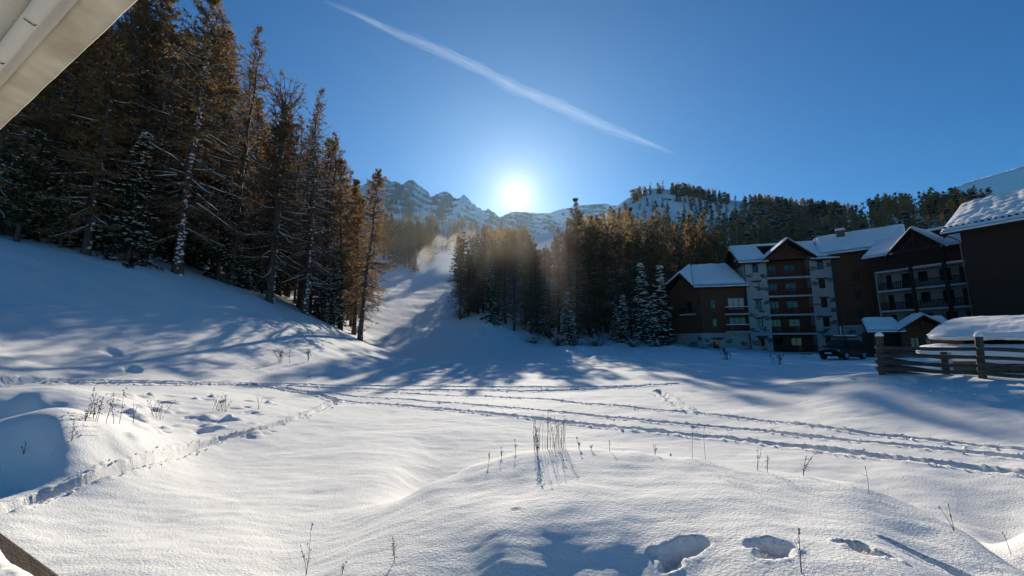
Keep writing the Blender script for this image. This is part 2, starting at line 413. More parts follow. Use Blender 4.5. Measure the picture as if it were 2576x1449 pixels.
def base_h(x, y):
    x = np.asarray(x, float); shp = x.shape
    p, r, r0 = polar(x.ravel(), np.asarray(y, float).ravel())
    w = np.clip((np.abs(p) - R(66)) / R(50), 0, 1); w = w * w * (3 - 2 * w)
    pc = np.clip(p, -R(70), R(70)) * 2.2; lr = np.log(r)
    o = np.empty(len(pc))
    for i in range(0, len(pc), 60000):
        a, b = pc[i:i + 60000], lr[i:i + 60000]
        d2 = (a[:, None] - Q[None, :, 0]) ** 2 + (b[:, None] - Q[None, :, 1]) ** 2
        o[i:i + 60000] = tps(d2) @ sol[:nC] + sol[nC] + a * sol[nC + 1] + b * sol[nC + 2]
    z = o * r
    return (z * (1 - w) + (-2.0) * w).reshape(shp)
def relief(x, y):
    r = np.hypot(x, y)
    z = 0.05 * fbm(x / 2.6, y / 1.7, 3, 3) + 0.010 * fbm(x / 0.45, y / 0.35, 2, 8)
    z = z + (0.009 * fbm(x / 0.62, y / 0.17 + 0.3 * x, 3, 51) + 0.02 * np.clip(fbm(x / 0.8, y / 0.8, 3, 55) - 0.38, 0, 1)) * np.clip((26 - r) / 8, 0, 1)
    z = z + 0.30 * np.clip((r - 14) / 30, 0, 1) * fbm(x / 9, y / 7, 3, 21) * np.clip((r - 10) / 40, 0.15, 1)
    z = z + np.clip((r - 110) / 200, 0, 1) * 3.0 * fbm(x / 45, y / 45, 3, 33)
    return z
def ground(x, y): return base_h(x, y) + relief(np.asarray(x, float), np.asarray(y, float))
def gz(x, y): return float(ground(np.array([x]), np.array([y]))[0])
def G(a, b, lo=1.5, hi=630.0):
    """where the ray through a picture point meets the snow"""
    r = ray(a, b); D = np.geomspace(lo, hi, 900)
    p = r[None] * (D / r[1])[:, None]
    f = p[:, 2] - base_h(p[:, 0], p[:, 1])
    k = np.nonzero((f[1:] < 0) & (f[:-1] >= 0))[0]
    if not len(k): return None
    k = k[0]; t = f[k] / (f[k] - f[k + 1]); q = p[k] * (1 - t) + p[k + 1] * t
    return np.array([q[0], q[1], gz(q[0], q[1])])

radii = np.concatenate([np.geomspace(0.8, 2.2, 24), np.geomspace(2.2, 12, 270)[1:], np.geomspace(12, 45, 310)[1:], np.geomspace(45, 160, 90)[1:], np.geomspace(160, 640, 64)[1:]])
phis = np.concatenate([np.linspace(-179.9, -57, 30)[:-1], np.linspace(-57, 57, 560), np.linspace(57, 179.9, 30)[1:]]) * math.pi / 180
RR, PP = np.meshgrid(radii, phis, indexing='ij')
X, Y = RR * np.sin(PP), RR * np.cos(PP)
Z = ground(X, Y)

def smooth_line(p, n=8):
    p = np.array(p, float); o = []
    for i in range(len(p) - 1):
        p0, p1, p2, p3 = p[max(i - 1, 0)], p[i], p[i + 1], p[min(i + 2, len(p) - 1)]
        for t in np.linspace(0, 1, n, endpoint=False):
            o.append(0.5 * (2 * p1 + (p2 - p0) * t + (2 * p0 - 5 * p1 + 4 * p2 - p3) * t * t + (3 * p1 - p0 - 3 * p2 + p3) * t ** 3))
    o.append(p[-1]); return np.array(o)

CRUMB_AT = []
def carve(line_px, width, depth, crumb=0.05, step=0.0, seed=1, wob=0.06):
    """press a track into the snow: a trench with thrown-up crumbly edges; step > 0 makes single footprints in it"""
    q = [G(*c) for c in smooth_line(line_px)]
    q = np.array([c[:2] for c in q if c is not None])
    q = q + wob * np.stack([pnoise(q[:, 0] * 0.9, q[:, 1] * 0.9, seed), pnoise(q[:, 0] * 0.9, q[:, 1] * 0.9, seed + 5)], 1) * 2
    CRUMB_AT.append((q, width, depth))
    s0 = 0.0; m = width * 3.2
    best = np.full(X.shape, 9e9); arc = np.zeros(X.shape)
    for i in range(len(q) - 1):
        a, b = q[i], q[i + 1]; d = b - a; L = np.hypot(*d)
        if L < 1e-6: continue
        sel = np.nonzero((X > min(a[0], b[0]) - m) & (X < max(a[0], b[0]) + m) & (Y > min(a[1], b[1]) - m) & (Y < max(a[1], b[1]) + m))
        if len(sel[0]):
            px, py = X[sel] - a[0], Y[sel] - a[1]
            t = np.clip((px * d[0] + py * d[1]) / L ** 2, 0, 1)
            ds = np.hypot(px - t * d[0], py - t * d[1]); cur = best[sel]; k = ds < cur
            cur[k] = ds[k]; best[sel] = cur
            ar = arc[sel]; ar[k] = (s0 + t * L)[k]; arc[sel] = ar
        s0 += L
    sel = np.nonzero(best < m); dd = best[sel]; ar = arc[sel]; xx, yy = X[sel], Y[sel]
    w = width * (1 + 0.30 * pnoise(ar * 1.3, ar * 0 + seed, seed) + 0.16 * fbm(xx * 3.1, yy * 3.1, 3, seed + 2))
    u = dd / w
    trench = -depth * np.clip(1.25 - u ** 2.5, 0, 1) ** 0.8 * (1 + 0.8 * fbm(ar * 0.55, ar * 0 + 3.3, 2, seed + 7))
    if step: trench = trench * (0.62 + 0.5 * (np.sin(ar * 2 * np.pi / step + 2.5 * pnoise(ar * .7, ar * 0, seed)) * 0.5 + 0.5) ** 0.7)
    rim = crumb * np.exp(-((u - 1.5) / 0.5) ** 2) * (0.4 + 1.7 * np.clip(fbm(xx * 5, yy * 11, 4, seed + 9) + 0.05, 0, 2))
    Z[sel] = Z[sel] + trench + rim

carve([(-60, 1305), (0, 1287), (200, 1217), (400, 1152), (560, 1103), (700, 1066), (790, 1035), (845, 1010)], 0.11, 0.18, 0.035, 0, 3, 0.05)
carve([(845, 1010), (800, 992), (760, 985), (690, 975)], 0.16, 0.16, 0.06, 0.6, 4)
carve([(330, 966), (600, 970), (760, 990), (900, 1012), (1050, 1024), (1300, 1048), (1600, 1082), (1900, 1112), (2150, 1140), (2400, 1172), (2640, 1200)], 0.12, 0.15, 0.045, 0.0, 5)
carve([(450, 967), (700, 976), (900, 998), (1100, 1012), (1400, 1037), (1700, 1066), (2000, 1094), (2300, 1126), (2640, 1160)], 0.10, 0.13, 0.04, 0.0, 6)
carve([(900, 985), (1150, 996), (1350, 1004), (1500, 1018), (1750, 1040), (2000, 1068), (2300, 1106), (2640, 1140)], 0.09, 0.11, 0.04, 0.0, 7)
carve([(-40, 954), (300, 959), (700, 966), (1100, 973), (1400, 974), (1650, 970)], 0.16, 0.12, 0.04, 0, 8, 0.03)
carve([(-40, 962), (300, 965), (600, 968), (1000, 981), (1250, 983), (1450, 981), (1700, 966)], 0.16, 0.12, 0.05, 0, 9, 0.03)
carve([(1655, 984), (1680, 1000), (1700, 1015), (1735, 1035)], 0.15, 0.16, 0.07, 0.7, 10)
carve([(1010, 750), (1080, 800), (1150, 850), (1300, 890), (1450, 928)], 0.16, 0.08, 0.02, 0, 11)
carve([(1390, 893), (1250, 908), (1120, 925)], 0.15, 0.08, 0.03, 0.8, 12)
carve([(2150, 952), (2300, 975), (2460, 990), (2640, 995)], 0.12, 0.08, 0.03, 0.7, 13)

def dent(a, b, sx, sy, depth, rz=0.0, rim=0.03, seed=0, ramp=False):
    q = G(a, b)
    if q is None: return
    c, s = math.cos(rz), math.sin(rz); dx, dy = X - q[0], Y - q[1]
    sel = np.nonzero((np.abs(dx) < 4 * sx) & (np.abs(dy) < 4 * sx)); dx, dy = dx[sel], dy[sel]
    u = np.hypot((dx * c + dy * s) / sx, (-dx * s + dy * c) / sy)
    u = u * (1 + 0.35 * pnoise(dx * 9 + seed, dy * 9, seed + 1))
    pit = 1 / (1 + np.exp((u - 1) * (14 if ramp else 7)))
    if ramp:
        vv_ = np.clip(((-dx * s + dy * c) / sy + 1.1) / 2.0, 0, 1); pit = pit * (0.15 + 0.95 * vv_ ** 0.8) * (1 + .25 * pnoise(dx * 14, dy * 14, seed + 4))
    Z[sel] += -depth * pit + rim * np.exp(-((u - 1.4) / 0.28) ** 2) * (np.clip(.6 + 1.5 * pnoise(dx * 11, dy * 11, seed + 6), 0, 2) if ramp else 1)
# prints in the bank below the terrace
for k, (a, b, sx, sy, d, rz) in enumerate([(1715, 1388, .19, .08, .15, 0.03), (1690, 1424, .07, .06, .12, .3), (1940, 1376, .145, .062, .13, -.12), (1950, 1396, .12, .05, .10, 0), (2148, 1370, .10, .055, .13, -.25), (2178, 1387, .08, .04, .09, -.5), (2215, 1392, .09, .03, .06, -.4), (2330, 1398, .24, .06, .14, -.75), (2400, 1432, .2, .05, .14, -.85), (1300, 1284, .05, .03, .02, 0), (330, 928, .5, .25, .2, -.6), (280, 885, .5, .3, .15, -.6)]):
    dent(a, b, sx, sy, d, rz, 0.012, k, a > 1250)
for k in range(70):                                   # clods and dimples among the weeds on the left
    a, b = rng.uniform(290, 690), rng.uniform(995, 1105)
    if abs((b - 1103) - (a - 560) * -0.3) < 14 : continue
    dent(a, b, rng.uniform(.08, .24), rng.uniform(.07, .16), rng.choice([-1, 1, -1]) * rng.uniform(.03, .09), rng.uniform(0, 3), 0.0, k)
for k in range(45):
    dent(rng.uniform(1400, 2100), rng.uniform(876, 905), rng.uniform(.4, 1.6), rng.uniform(.3, .9), -rng.uniform(.12, .4), rng.uniform(0, 3), 0.0, k)
for k in range(40):                                   # lumps on the knoll and along the foot of the wood
    dent(rng.uniform(1180, 1300), rng.uniform(805, 850), rng.uniform(.4, 1.3), rng.uniform(.3, .8), rng.uniform(-.5, .3), rng.uniform(0, 3), 0.0, k)

nR, nP = X.shape
VV = np.stack([X, Y, Z], -1).reshape(-1, 3)
II = np.arange(nR * nP).reshape(nR, nP)
def grid_quads(I): return np.stack([I[:-1, :-1], I[1:, :-1], I[1:, 1:], I[:-1, 1:]], -1).reshape(-1, 4)[:, ::-1]
cut = int(np.searchsorted(radii, 160)) + 1
near_me = np_mesh('snow_field', VV[:cut * nP], grid_quads(II[:cut]), mats=[M['snow']], smooth=True)
tag(link('snow_field', near_me), 'wide snow field with tracks and a raised bank in front', kind='structure')
far_v = VV[(cut - 1) * nP:]; far_i = np.arange(len(far_v)).reshape(-1, nP)
far_me = np_mesh('snowy_hillside', far_v, grid_quads(far_i), mats=[M['rsnow']], smooth=True)
tag(link('snowy_hillside', far_me), 'snowy hillside rising behind the wood', kind='structure')

g = np.random.default_rng(77); cc, cs_ = [], []
for q, wd_, dp in CRUMB_AT:
    L_ = np.hypot(*(q[1:] - q[:-1]).T); n = int(min(L_.sum() * 10, 380)); pick = g.choice(len(L_), n, p=L_ / L_.sum()); t = g.uniform(0, 1, n)[:, None]
    d_ = (q[pick + 1] - q[pick]) / L_[pick][:, None]; nrm = np.stack([-d_[:, 1], d_[:, 0]], 1)
    p_ = q[pick] * (1 - t) + q[pick + 1] * t + nrm * (g.choice([-1, 1], n) * wd_ * (1.15 + np.abs(g.normal(0, .75, n))))[:, None]
    r_ = np.hypot(p_[:, 0], p_[:, 1]); k = (r_ < 34) & (np.abs(np.arctan2(p_[:, 0], p_[:, 1])) < R(56)); p_ = p_[k]
    sz = g.uniform(.010, .034, len(p_)) * (1 + .8 * (g.uniform(size=len(p_)) < .12))
    cc.append(np.stack([p_[:, 0], p_[:, 1], ground(p_[:, 0], p_[:, 1]) + .02], 1)); cs_.append(sz)
cc = np.vstack(cc); sz = np.concatenate(cs_)
OV = np.array([[1, 0, 0], [0, 1, 0], [-1, 0, 0], [0, -1, 0], [0, 0, .8], [0, 0, -.8]], float); OF = np.array([[0, 1, 4], [1, 2, 4], [2, 3, 4], [3, 0, 4], [1, 0, 5], [2, 1, 5], [3, 2, 5], [0, 3, 5]])
v = OV[None] * (sz[:, None, None] * g.uniform(.6, 1.3, (len(cc), 6, 1))) + cc[:, None]
me = np_mesh('snow_crumbs', v.reshape(-1, 3), None, (OF[None] + (np.arange(len(cc)) * 6)[:, None, None]).reshape(-1, 3), mats=[M['rsnow']], smooth=True)
tag(link('snow_crumbs', me), 'loose crumbs of snow thrown up along the tracks', kind='stuff')

# ------------------------------------------------------------------ far mountains
def rock_mat():
    m = bpy.data.materials.new('rock_and_snow'); m.use_nodes = True
    n, l = m.node_tree.nodes, m.node_tree.links; b = n['Principled BSDF']
    b.inputs['Roughness'].default_value = 0.85; b.inputs['Specular IOR Level'].default_value = 0.1
    tcx = n.new('ShaderNodeTexCoord'); t = n.new('ShaderNodeTexNoise'); t.inputs['Scale'].default_value = 0.03; t.inputs['Detail'].default_value = 6
    l.new(tcx.outputs['Object'], t.inputs['Vector'])
    va = n.new('ShaderNodeAttribute'); va.attribute_name = 'rock'
    cr = n.new('ShaderNodeValToRGB'); cr.color_ramp.elements[0].position = 0.3; cr.color_ramp.elements[1].position = 0.7
    cr.color_ramp.elements[0].color = (0.85, 0.87, 0.9, 1); cr.color_ramp.elements[1].color = (0.15, 0.15, 0.14, 1)
    l.new(va.outputs['Fac'], cr.inputs[0]); l.new(cr.outputs[0], b.inputs['Base Color'])
    bp = n.new('ShaderNodeBump'); bp.inputs['Distance'].default_value = 22; bp.inputs['Strength'].default_value = 0.9
    l.new(t.outputs['Fac'], bp.inputs['Height']); l.new(bp.outputs[0], b.inputs['Normal'])
    return m
M['rock'] = rock_mat(); M['highsnow'] = mat('high_snow', (0.93, 0.93, 0.93), rough=0.9, spec=0.0, var=0.06, vscale=0.01, bump=8, bscale=0.02)

def mountain(name, outline, D, depth, rough, label, seed, snowy=False, lean=0.9):
    """ridge whose crest follows the outline; it falls towards the viewer and away behind"""
    cols = np.linspace(outline[0][0], outline[-1][0], 100 if snowy else 400)
    bs = np.interp(cols, [o[0] for o in outline], [o[1] for o in outline])
    crest = np.array([P(a, b, D) for a, b in zip(cols, bs)])
    crest[:, 2] += rough * (0.05 if snowy else 0.12) * fbm(cols / 7.0, cols * 0 + seed, 4, seed)
    ts = np.concatenate([np.linspace(-0.5, 0, 14)[:-1], np.linspace(0, 1, 50 if snowy else 130)])
    gx = crest[None, :, 0] * (1 + 0 * ts[:, None]); gy = D - ts[:, None] * depth + 0 * gx
    if not snowy:                                   # spurs wander sideways on their way down
        wv = fbm(gx / 260, gy / 330, 3, seed + 30) * np.clip(ts[:, None], 0, 1) * 320
        cz = np.interp((gx + wv).ravel(), crest[:, 0], crest[:, 2]).reshape(gx.shape)
        sm = np.convolve(np.pad(crest[:, 2], 20, 'edge'), np.ones(41) / 41, 'valid')[None, :]
        k_ = np.clip(ts[:, None] * 1.6, 0, 1); cz = cz * (1 - k_) + sm * k_
    else: cz = crest[None, :, 2] + 0 * gx
    base = -60.0
    prof = np.where(ts > 0, (1 - ts) ** (1.15 if snowy else 1.25), 1 - (np.abs(ts) / 0.5) ** 1.2)
    z = base + (cz - base) * prof[:, None]
    rid = 1 - np.abs(2 * fbm(gx / (depth * 0.19), gy / (depth * 0.34), 5, seed + 3))
    env = np.clip(np.abs(ts[:, None]) * 5, 0, 1) * np.clip((1 - ts[:, None]) * 3, 0, 1)
    z = z + rough * env * (rid - 0.6)
    if not snowy:                                   # ledges in the rock wall
        stp = rough * 0.42; zz = z + 0.35 * rough * fbm(gx / 500, gy / 500, 3, seed + 8)
        fr = zz / stp - np.floor(zz / stp)
        z = z + env * stp * 0.55 * (np.clip((fr - 0.35) / 0.4, 0, 1) - fr)
    v = np.stack([gx, gy, z], -1).reshape(-1, 3)
    I = np.arange(len(v)).reshape(z.shape)
    me = np_mesh(name, v, grid_quads(I)[:, ::-1], mats=[M['rock'] if not snowy else M['highsnow']], smooth=snowy)
    if not snowy:                                   # bare rock bands between snow ledges and gullies
        st = (z + .22 * gx + 60 * fbm(gx / 240, gy / 240, 3, seed + 40)) / 62.0
        band = 0.5 + 0.5 * np.sin(st * 2 * np.pi + 2.5 * fbm(gx / 120, z / 90, 3, seed + 41))
        gully = fbm(gx / 150 + .3 * fbm(z / 300, gx / 300, 2, seed), z / 800, 4, seed + 42)
        rk = band * .55 + gully * .9 + .35 * fbm(gx / 40, z / 22, 3, seed + 43) + .32 * np.clip((z / crest[None, :, 2]) - .35, 0, .5)
        at = me.color_attributes.new('rock', 'FLOAT_COLOR', 'POINT')
        val = 1 / (1 + np.exp(-(rk - .47) * 14)); c4 = np.repeat(val.reshape(-1, 1), 4, 1).astype(np.float32); c4[:, 3] = 1
        at.data.foreach_set('color', c4.ravel())
    tag(link(name, me), label, kind='structure')
mountain('rocky_mountain', [(700, 560), (820, 500), (900, 470), (940, 455), (955, 452), (966, 446), (974, 447), (984, 459), (992, 456), (1002, 460), (1014, 466), (1022, 456), (1032, 451), (1042, 455), (1052, 466), (1060, 470), (1070, 478), (1078, 483), (1086, 498), (1098, 488), (1110, 484), (1122, 482), (1134, 488), (1142, 498), (1152, 500), (1160, 494), (1168, 490), (1178, 500), (1190, 513), (1204, 522), (1216, 530), (1228, 526), (1240, 533), (1255, 546), (1275, 552), (1300, 566)], 3000, 1500, 150, 'craggy snow streaked rock peaks beyond the ski run', 4)
mountain('distant_ridge', [(1200, 570), (1260, 545), (1290, 532), (1320, 534), (1350, 536), (1385, 536), (1410, 526), (1440, 522), (1465, 516), (1490, 514), (1520, 512), (1550, 520), (1600, 535), (1700, 560)], 3600, 1500, 90, 'long snowy rock ridge far below the sun', 9)
mountain('snowy_mountain', [(2230, 600), (2290, 540), (2340, 500), (2375, 484), (2410, 468), (2450, 453), (2500, 440), (2540, 428), (2600, 408), (2700, 390), (2850, 420)], 2400, 1400, 60, 'smooth white mountain shoulder above the larch hill', 14, snowy=True)

# ------------------------------------------------------------------ trees
def diamonds(c, ax, wd):
    v = np.stack([c - ax, c + wd, c + ax, c - wd], 1).reshape(-1, 3)
    return v, np.arange(len(v)).reshape(-1, 4)
OCT_V = np.array([[1, 0, 0], [0.5, .87, 0], [-.5, .87, 0], [-1, 0, 0], [-.5, -.87, 0], [.5, -.87, 0], [0, 0, 0.75], [0, 0, -0.35]], float)
OCT_F = np.array([[i, (i + 1) % 6, 6] for i in range(6)] + [[(i + 1) % 6, i, 7] for i in range(6)])
def lumps(c, sx, sy, sz, rz, g):
    n = len(c); v = np.repeat(OCT_V[None], n, 0) * (1 + g.uniform(-.25, .25, (n, 8, 1)))
    v = v * np.stack([sx, sy, sz], 1)[:, None, :]
    cs, sn = np.cos(rz)[:, None], np.sin(rz)[:, None]
    x = v[..., 0] * cs - v[..., 1] * sn; y = v[..., 0] * sn + v[..., 1] * cs
    v = np.stack([x, y, v[..., 2]], -1) + c[:, None, :]
    return v.reshape(-1, 3), (OCT_F[None] + (np.arange(n) * 8)[:, None, None]).reshape(-1, 3)
def rdir(g, n):
    v = g.normal(size=(n, 3)); return v / np.linalg.norm(v, axis=1, keepdims=True)
def cat_q(parts):
    V, Qs, o = [], [], 0
    for v, q in parts:
        V.append(v); Qs.append(q + o); o += len(v)
    return np.vstack(V), np.vstack(Qs)

def conifer(kind, seed, H, nbr, nsec, ntuft, spread, t0=0.12, foliage=1.0, snow=0.5, broken=None, lean=0.0, tuft=0.16, trunk_snow=0.0, trunk_r=None):
    """returns meshes trunk (with limbs), crown, snow for one tree of height H standing at the origin"""
    g = np.random.default_rng(seed)
    tr = trunk_r or H * 0.011 + 0.06
    K = 16; tt = np.linspace(0, 1, K)
    Ht = H * (broken or 1.0)
    wx = lean * H * tt ** 1.3 + 0.006 * H * np.cumsum(g.normal(size=K)) * tt
    wy = 0.006 * H * np.cumsum(g.normal(size=K)) * tt
    spine = np.stack([wx, wy, tt * Ht - 0.4 * (tt == 0)], 1)
    trr = tr * (1 - tt * (0.94 if not broken else 0.55)) * (1 + 0.35 * np.exp(-tt * 40))
    parts_w = [tubes(spine[None], trr[None], 8)]
    # limbs
    t = np.sort(t0 + (0.985 - t0) * g.uniform(0, 1, nbr) ** (0.9 if kind == 'larch' else 0.85))
    az = g.uniform(0, 2 * np.pi, nbr)
    base = np.stack([np.interp(t, tt, spine[:, 0]), np.interp(t, tt, spine[:, 1]), np.interp(t, tt, spine[:, 2])], 1)
    rel = (t - t0) / (1 - t0)
    if kind == 'larch':
        prof = (1 - rel) ** 0.72 * np.clip(0.55 + rel * 3, 0, 1) + 0.06
        el = R(-12) + R(52) * rel ** 1.6 + g.normal(0, R(9), nbr)
        droop = 0.30 * (1 - rel) + 0.05; upt = 0.22
        L = spread * H * prof * g.uniform(0.45, 1.12, nbr)
    elif kind == 'pine':
        prof = np.sin(np.clip(rel * 0.92 + 0.12, 0, 1) * np.pi) ** 0.6 * (1.0 - 0.35 * rel) + 0.05
        el = R(5) + R(45) * rel + g.normal(0, R(10), nbr)
        droop = 0.12; upt = 0.30
        L = spread * H * prof * g.uniform(0.6, 1.1, nbr)
    else:
        prof = (1 - rel) ** 0.85 + 0.035
        el = R(-8) + R(38) * rel ** 1.5 + g.normal(0, R(6), nbr)
        droop = 0.35 * (1 - rel) + 0.08; upt = 0.12
        L = spread * H * prof * g.uniform(0.7, 1.08, nbr)
    if broken:                                        # several upright leaders replace the lost top
        kk = np.nonzero(t > 0.9)[0]; el[kk] = R(65) + g.normal(0, R(10), len(kk)); L[kk] = H * (1 - broken) * g.uniform(0.7, 1.3, len(kk))
    KB = 7; s = np.linspace(0, 1, KB)
    hx, hy = np.cos(az), np.sin(az)
    run = s[None] * L[:, None] * np.cos(el)[:, None]
    rise = s[None] * L[:, None] * np.sin(el)[:, None] - (droop * L)[:, None] * s[None] ** 2 + (upt * L)[:, None] * s[None] ** 4
    side = L[:, None] * 0.05 * np.cumsum(g.normal(size=(nbr, KB)), 1) * s[None]
    br = np.stack([base[:, None, 0] + run * hx[:, None] - side * hy[:, None], base[:, None, 1] + run * hy[:, None] + side * hx[:, None], base[:, None, 2] + rise], -1)
    brr = (0.012 + 0.013 * L)[:, None] * (1 - 0.85 * s[None])
    parts_w.append(tubes(br, brr, 4))
    # secondary twigs
    n2 = nbr * nsec
    bi = np.repeat(np.arange(nbr), nsec); ss = g.uniform(0.18, 1.0, n2)
    f = ss * (KB - 1); i0 = np.minimum(f.astype(int), KB - 2); fr = (f - i0)[:, None]
    p0 = br[bi, i0] * (1 - fr) + br[bi, i0 + 1] * fr
    dirb = br[bi, i0 + 1] - br[bi, i0]; dirb /= np.linalg.norm(dirb, axis=1, keepdims=True)
    lat = np.stack([-dirb[:, 1], dirb[:, 0], np.zeros(n2)], 1) * g.choice([-1, 1], n2)[:, None]
    mixd = dirb * g.uniform(0.3, 0.9, n2)[:, None] + lat * g.uniform(0.4, 1.0, n2)[:, None] + np.array([0, 0, 1.0]) * g.normal(-0.12 if kind != 'pine' else 0.15, 0.22, n2)[:, None]
    mixd /= np.linalg.norm(mixd, axis=1, keepdims=True)
    l2 = (0.30 * L[bi] * (1.15 - 0.6 * ss) + 0.12) * g.uniform(0.5, 1.1, n2)
    K2 = 3; s2 = np.linspace(0, 1, K2)
    tw = p0[:, None] + mixd[:, None] * (s2[None] * l2[:, None])[..., None]
    tw[..., 2] -= (0.22 if kind == 'larch' else 0.10) * l2[:, None] * s2[None] ** 2
    if kind == 'larch' or nsec < 10:
        parts_w.append(tubes(tw, (0.006 + 0.006 * l2)[:, None] * (1 - 0.7 * s2[None]) + 0.002, 3))
    wv, wq = cat_q(parts_w)
    trunk = np_mesh('trunk', wv, wq, mats=[M['bark']], smooth=True)
    # needles
    n3 = int(n2 * ntuft * foliage)
    ti = g.integers(0, n2, n3) if foliage < 1 else np.repeat(np.arange(n2), ntuft)
    n3 = len(ti)
    sf = g.uniform(0.05, 1.05, n3) * (K2 - 1); j0 = np.clip(sf.astype(int), 0, K2 - 2); fr = (sf - j0)[:, None]
    c = tw[ti, j0] * (1 - fr) + tw[ti, j0 + 1] * fr
    d = mixd[ti]
    if kind == 'larch':
        c = c + g.normal(0, 0.05, (n3, 3)); c[:, 2] -= g.uniform(0, 0.12, n3)
        ax = (d * 0.6 + rdir(g, n3) * 0.9) * (tuft * g.uniform(0.5, 1.15, n3))[:, None]
        wd = np.cross(ax, rdir(g, n3)); wd *= (tuft * 0.30 / (np.linalg.norm(wd, axis=1) + 1e-6) * g.uniform(0.6, 1.3, n3))[:, None]
    elif kind == 'pine':
        c = c + g.normal(0, 0.08, (n3, 3))
        ax = (d * 0.5 + rdir(g, n3) * 0.9 + np.array([0, 0, 0.3])) * (tuft * g.uniform(0.6, 1.2, n3))[:, None]
        wd = np.cross(ax, rdir(g, n3)); wd *= (tuft * 0.34 / (np.linalg.norm(wd, axis=1) + 1e-6))[:, None]
    else:
        c = c + g.normal(0, 0.05, (n3, 3))
        ax = (d + rdir(g, n3) * 0.55 + np.array([0, 0, -0.3])) * (tuft * g.uniform(0.7, 1.3, n3))[:, None]
        up = np.array([0, 0, 1.0]) + rdir(g, n3) * 0.6
        wd = np.cross(ax, up); wd *= (tuft * 0.36 / (np.linalg.norm(wd, axis=1) + 1e-6) * g.uniform(0.6, 1.3, n3))[:, None]
    cv, cq = diamonds(c, ax, wd)
    crown = np_mesh('crown', cv, cq, mats=[M['needles']])
    # snow lying on limbs and caught on the trunk
    sn_parts, sn_tris, off = [], [], 0
    if snow > 0:
        ks = np.nonzero(g.uniform(size=nbr) < snow)[0]
        if kind == 'larch':
            sub = br[ks][:, 1:6].copy(); rr = brr[ks][:, 1:6]
            sub[..., 2] += rr * 1.0 + 0.012
            a = g.integers(0, 2, len(ks))
            v, q = tubes(sub, np.clip(rr * 0.75, 0.010, 0.04) * g.uniform(0.5, 1.5, (len(ks), 5)), 4)
            sn_parts.append(v); sn_tris.append(np.vstack([q[:, [0, 1, 2]], q[:, [0, 2, 3]]]) + off); off += len(v)
            nl = int(len(ks) * 2.2); pick = g.integers(0, n2, nl)
            cc = tw[pick, 1] + np.array([0, 0, 0.03]); sz = g.uniform(0.03, 0.10, nl)
        else:
            nl = int(nbr * (9 if kind == 'spruce' else 4) * snow); pick = g.integers(0, n2, nl)
            cc = tw[pick, g.integers(1, 3, nl)] + np.array([0, 0, tuft * 0.35]); sz = g.uniform(0.5, 1.35, nl) * tuft * 0.85
        if nl:
            v, q = lumps(cc, sz * 1.4, sz * 0.9, sz * 0.45, np.arctan2(mixd[pick, 1], mixd[pick, 0]), g)
            sn_parts.append(v); sn_tris.append(q + off); off += len(v)
    if trunk_snow:
        n = int(trunk_snow); th = g.uniform(0, 0.92, n) ** 1.2
        a = R(-60) + g.normal(0, 0.45, n)            # the side the wind blew from
        r_ = np.interp(th, tt, trr)
        cc = np.stack([np.interp(th, tt, spine[:, 0]) + np.cos(a) * r_, np.interp(th, tt, spine[:, 1]) + np.sin(a) * r_, np.interp(th, tt, spine[:, 2])], 1)
        sz = g.uniform(0.04, 0.13, n) * (1 + r_)
        v, q = lumps(cc, sz, sz, sz * 1.1, g.uniform(0, 6, n), g)
        sn_parts.append(v); sn_tris.append(q + off); off += len(v)
    snow_me = np_mesh('snow', np.vstack(sn_parts), None, np.vstack(sn_tris), mats=[M['rsnow']], smooth=True) if sn_parts else None
    return dict(trunk=trunk, crown=crown, snow=snow_me, H=H)

PROTO = {}
def proto(key, *a, leaf='needles', **k):
    p = conifer(*a, **k); p['crown'].materials[0] = M[leaf]; PROTO[key] = p
# near trees
proto('larch_near_a', 'larch', 101, 26, 300, 13, 5, 0.20, t0=0.12, snow=0.5, tuft=0.15, trunk_snow=170)
proto('larch_near_b', 'larch', 102, 25, 250, 12, 5, 0.19, t0=0.16, snow=0.55, broken=0.86, tuft=0.15, trunk_snow=190)
proto('larch_near_c', 'larch', 103, 26, 190, 10, 3, 0.15, t0=0.10, foliage=0.45, snow=0.5, tuft=0.14, lean=0.03, trunk_snow=90)
proto('larch_gold', 'larch', 104, 22, 270, 13, 5, 0.21, t0=0.10, snow=0.35, tuft=0.17, leaf='gold', trunk_snow=60)
proto('larch_edge', 'larch', 105, 20, 170, 11, 4, 0.21, t0=0.24, snow=0.35, tuft=0.15, leaf='gold', trunk_snow=60)
proto('larch_bare', 'larch', 106, 24, 190, 11, 2, 0.13, t0=0.25, foliage=0.35, snow=0.25, tuft=0.13)
proto('spruce_near_a', 'spruce', 107, 15, 230, 14, 7, 0.17, t0=0.03, snow=0.75, tuft=0.17, leaf='green')
proto('spruce_near_b', 'spruce', 108, 12, 190, 14, 7, 0.20, t0=0.03, snow=1.0, tuft=0.16, leaf='green')
proto('pine_near', 'pine', 109, 13, 150, 13, 7, 0.20, t0=0.15, snow=1.0, tuft=0.15, leaf='pine')
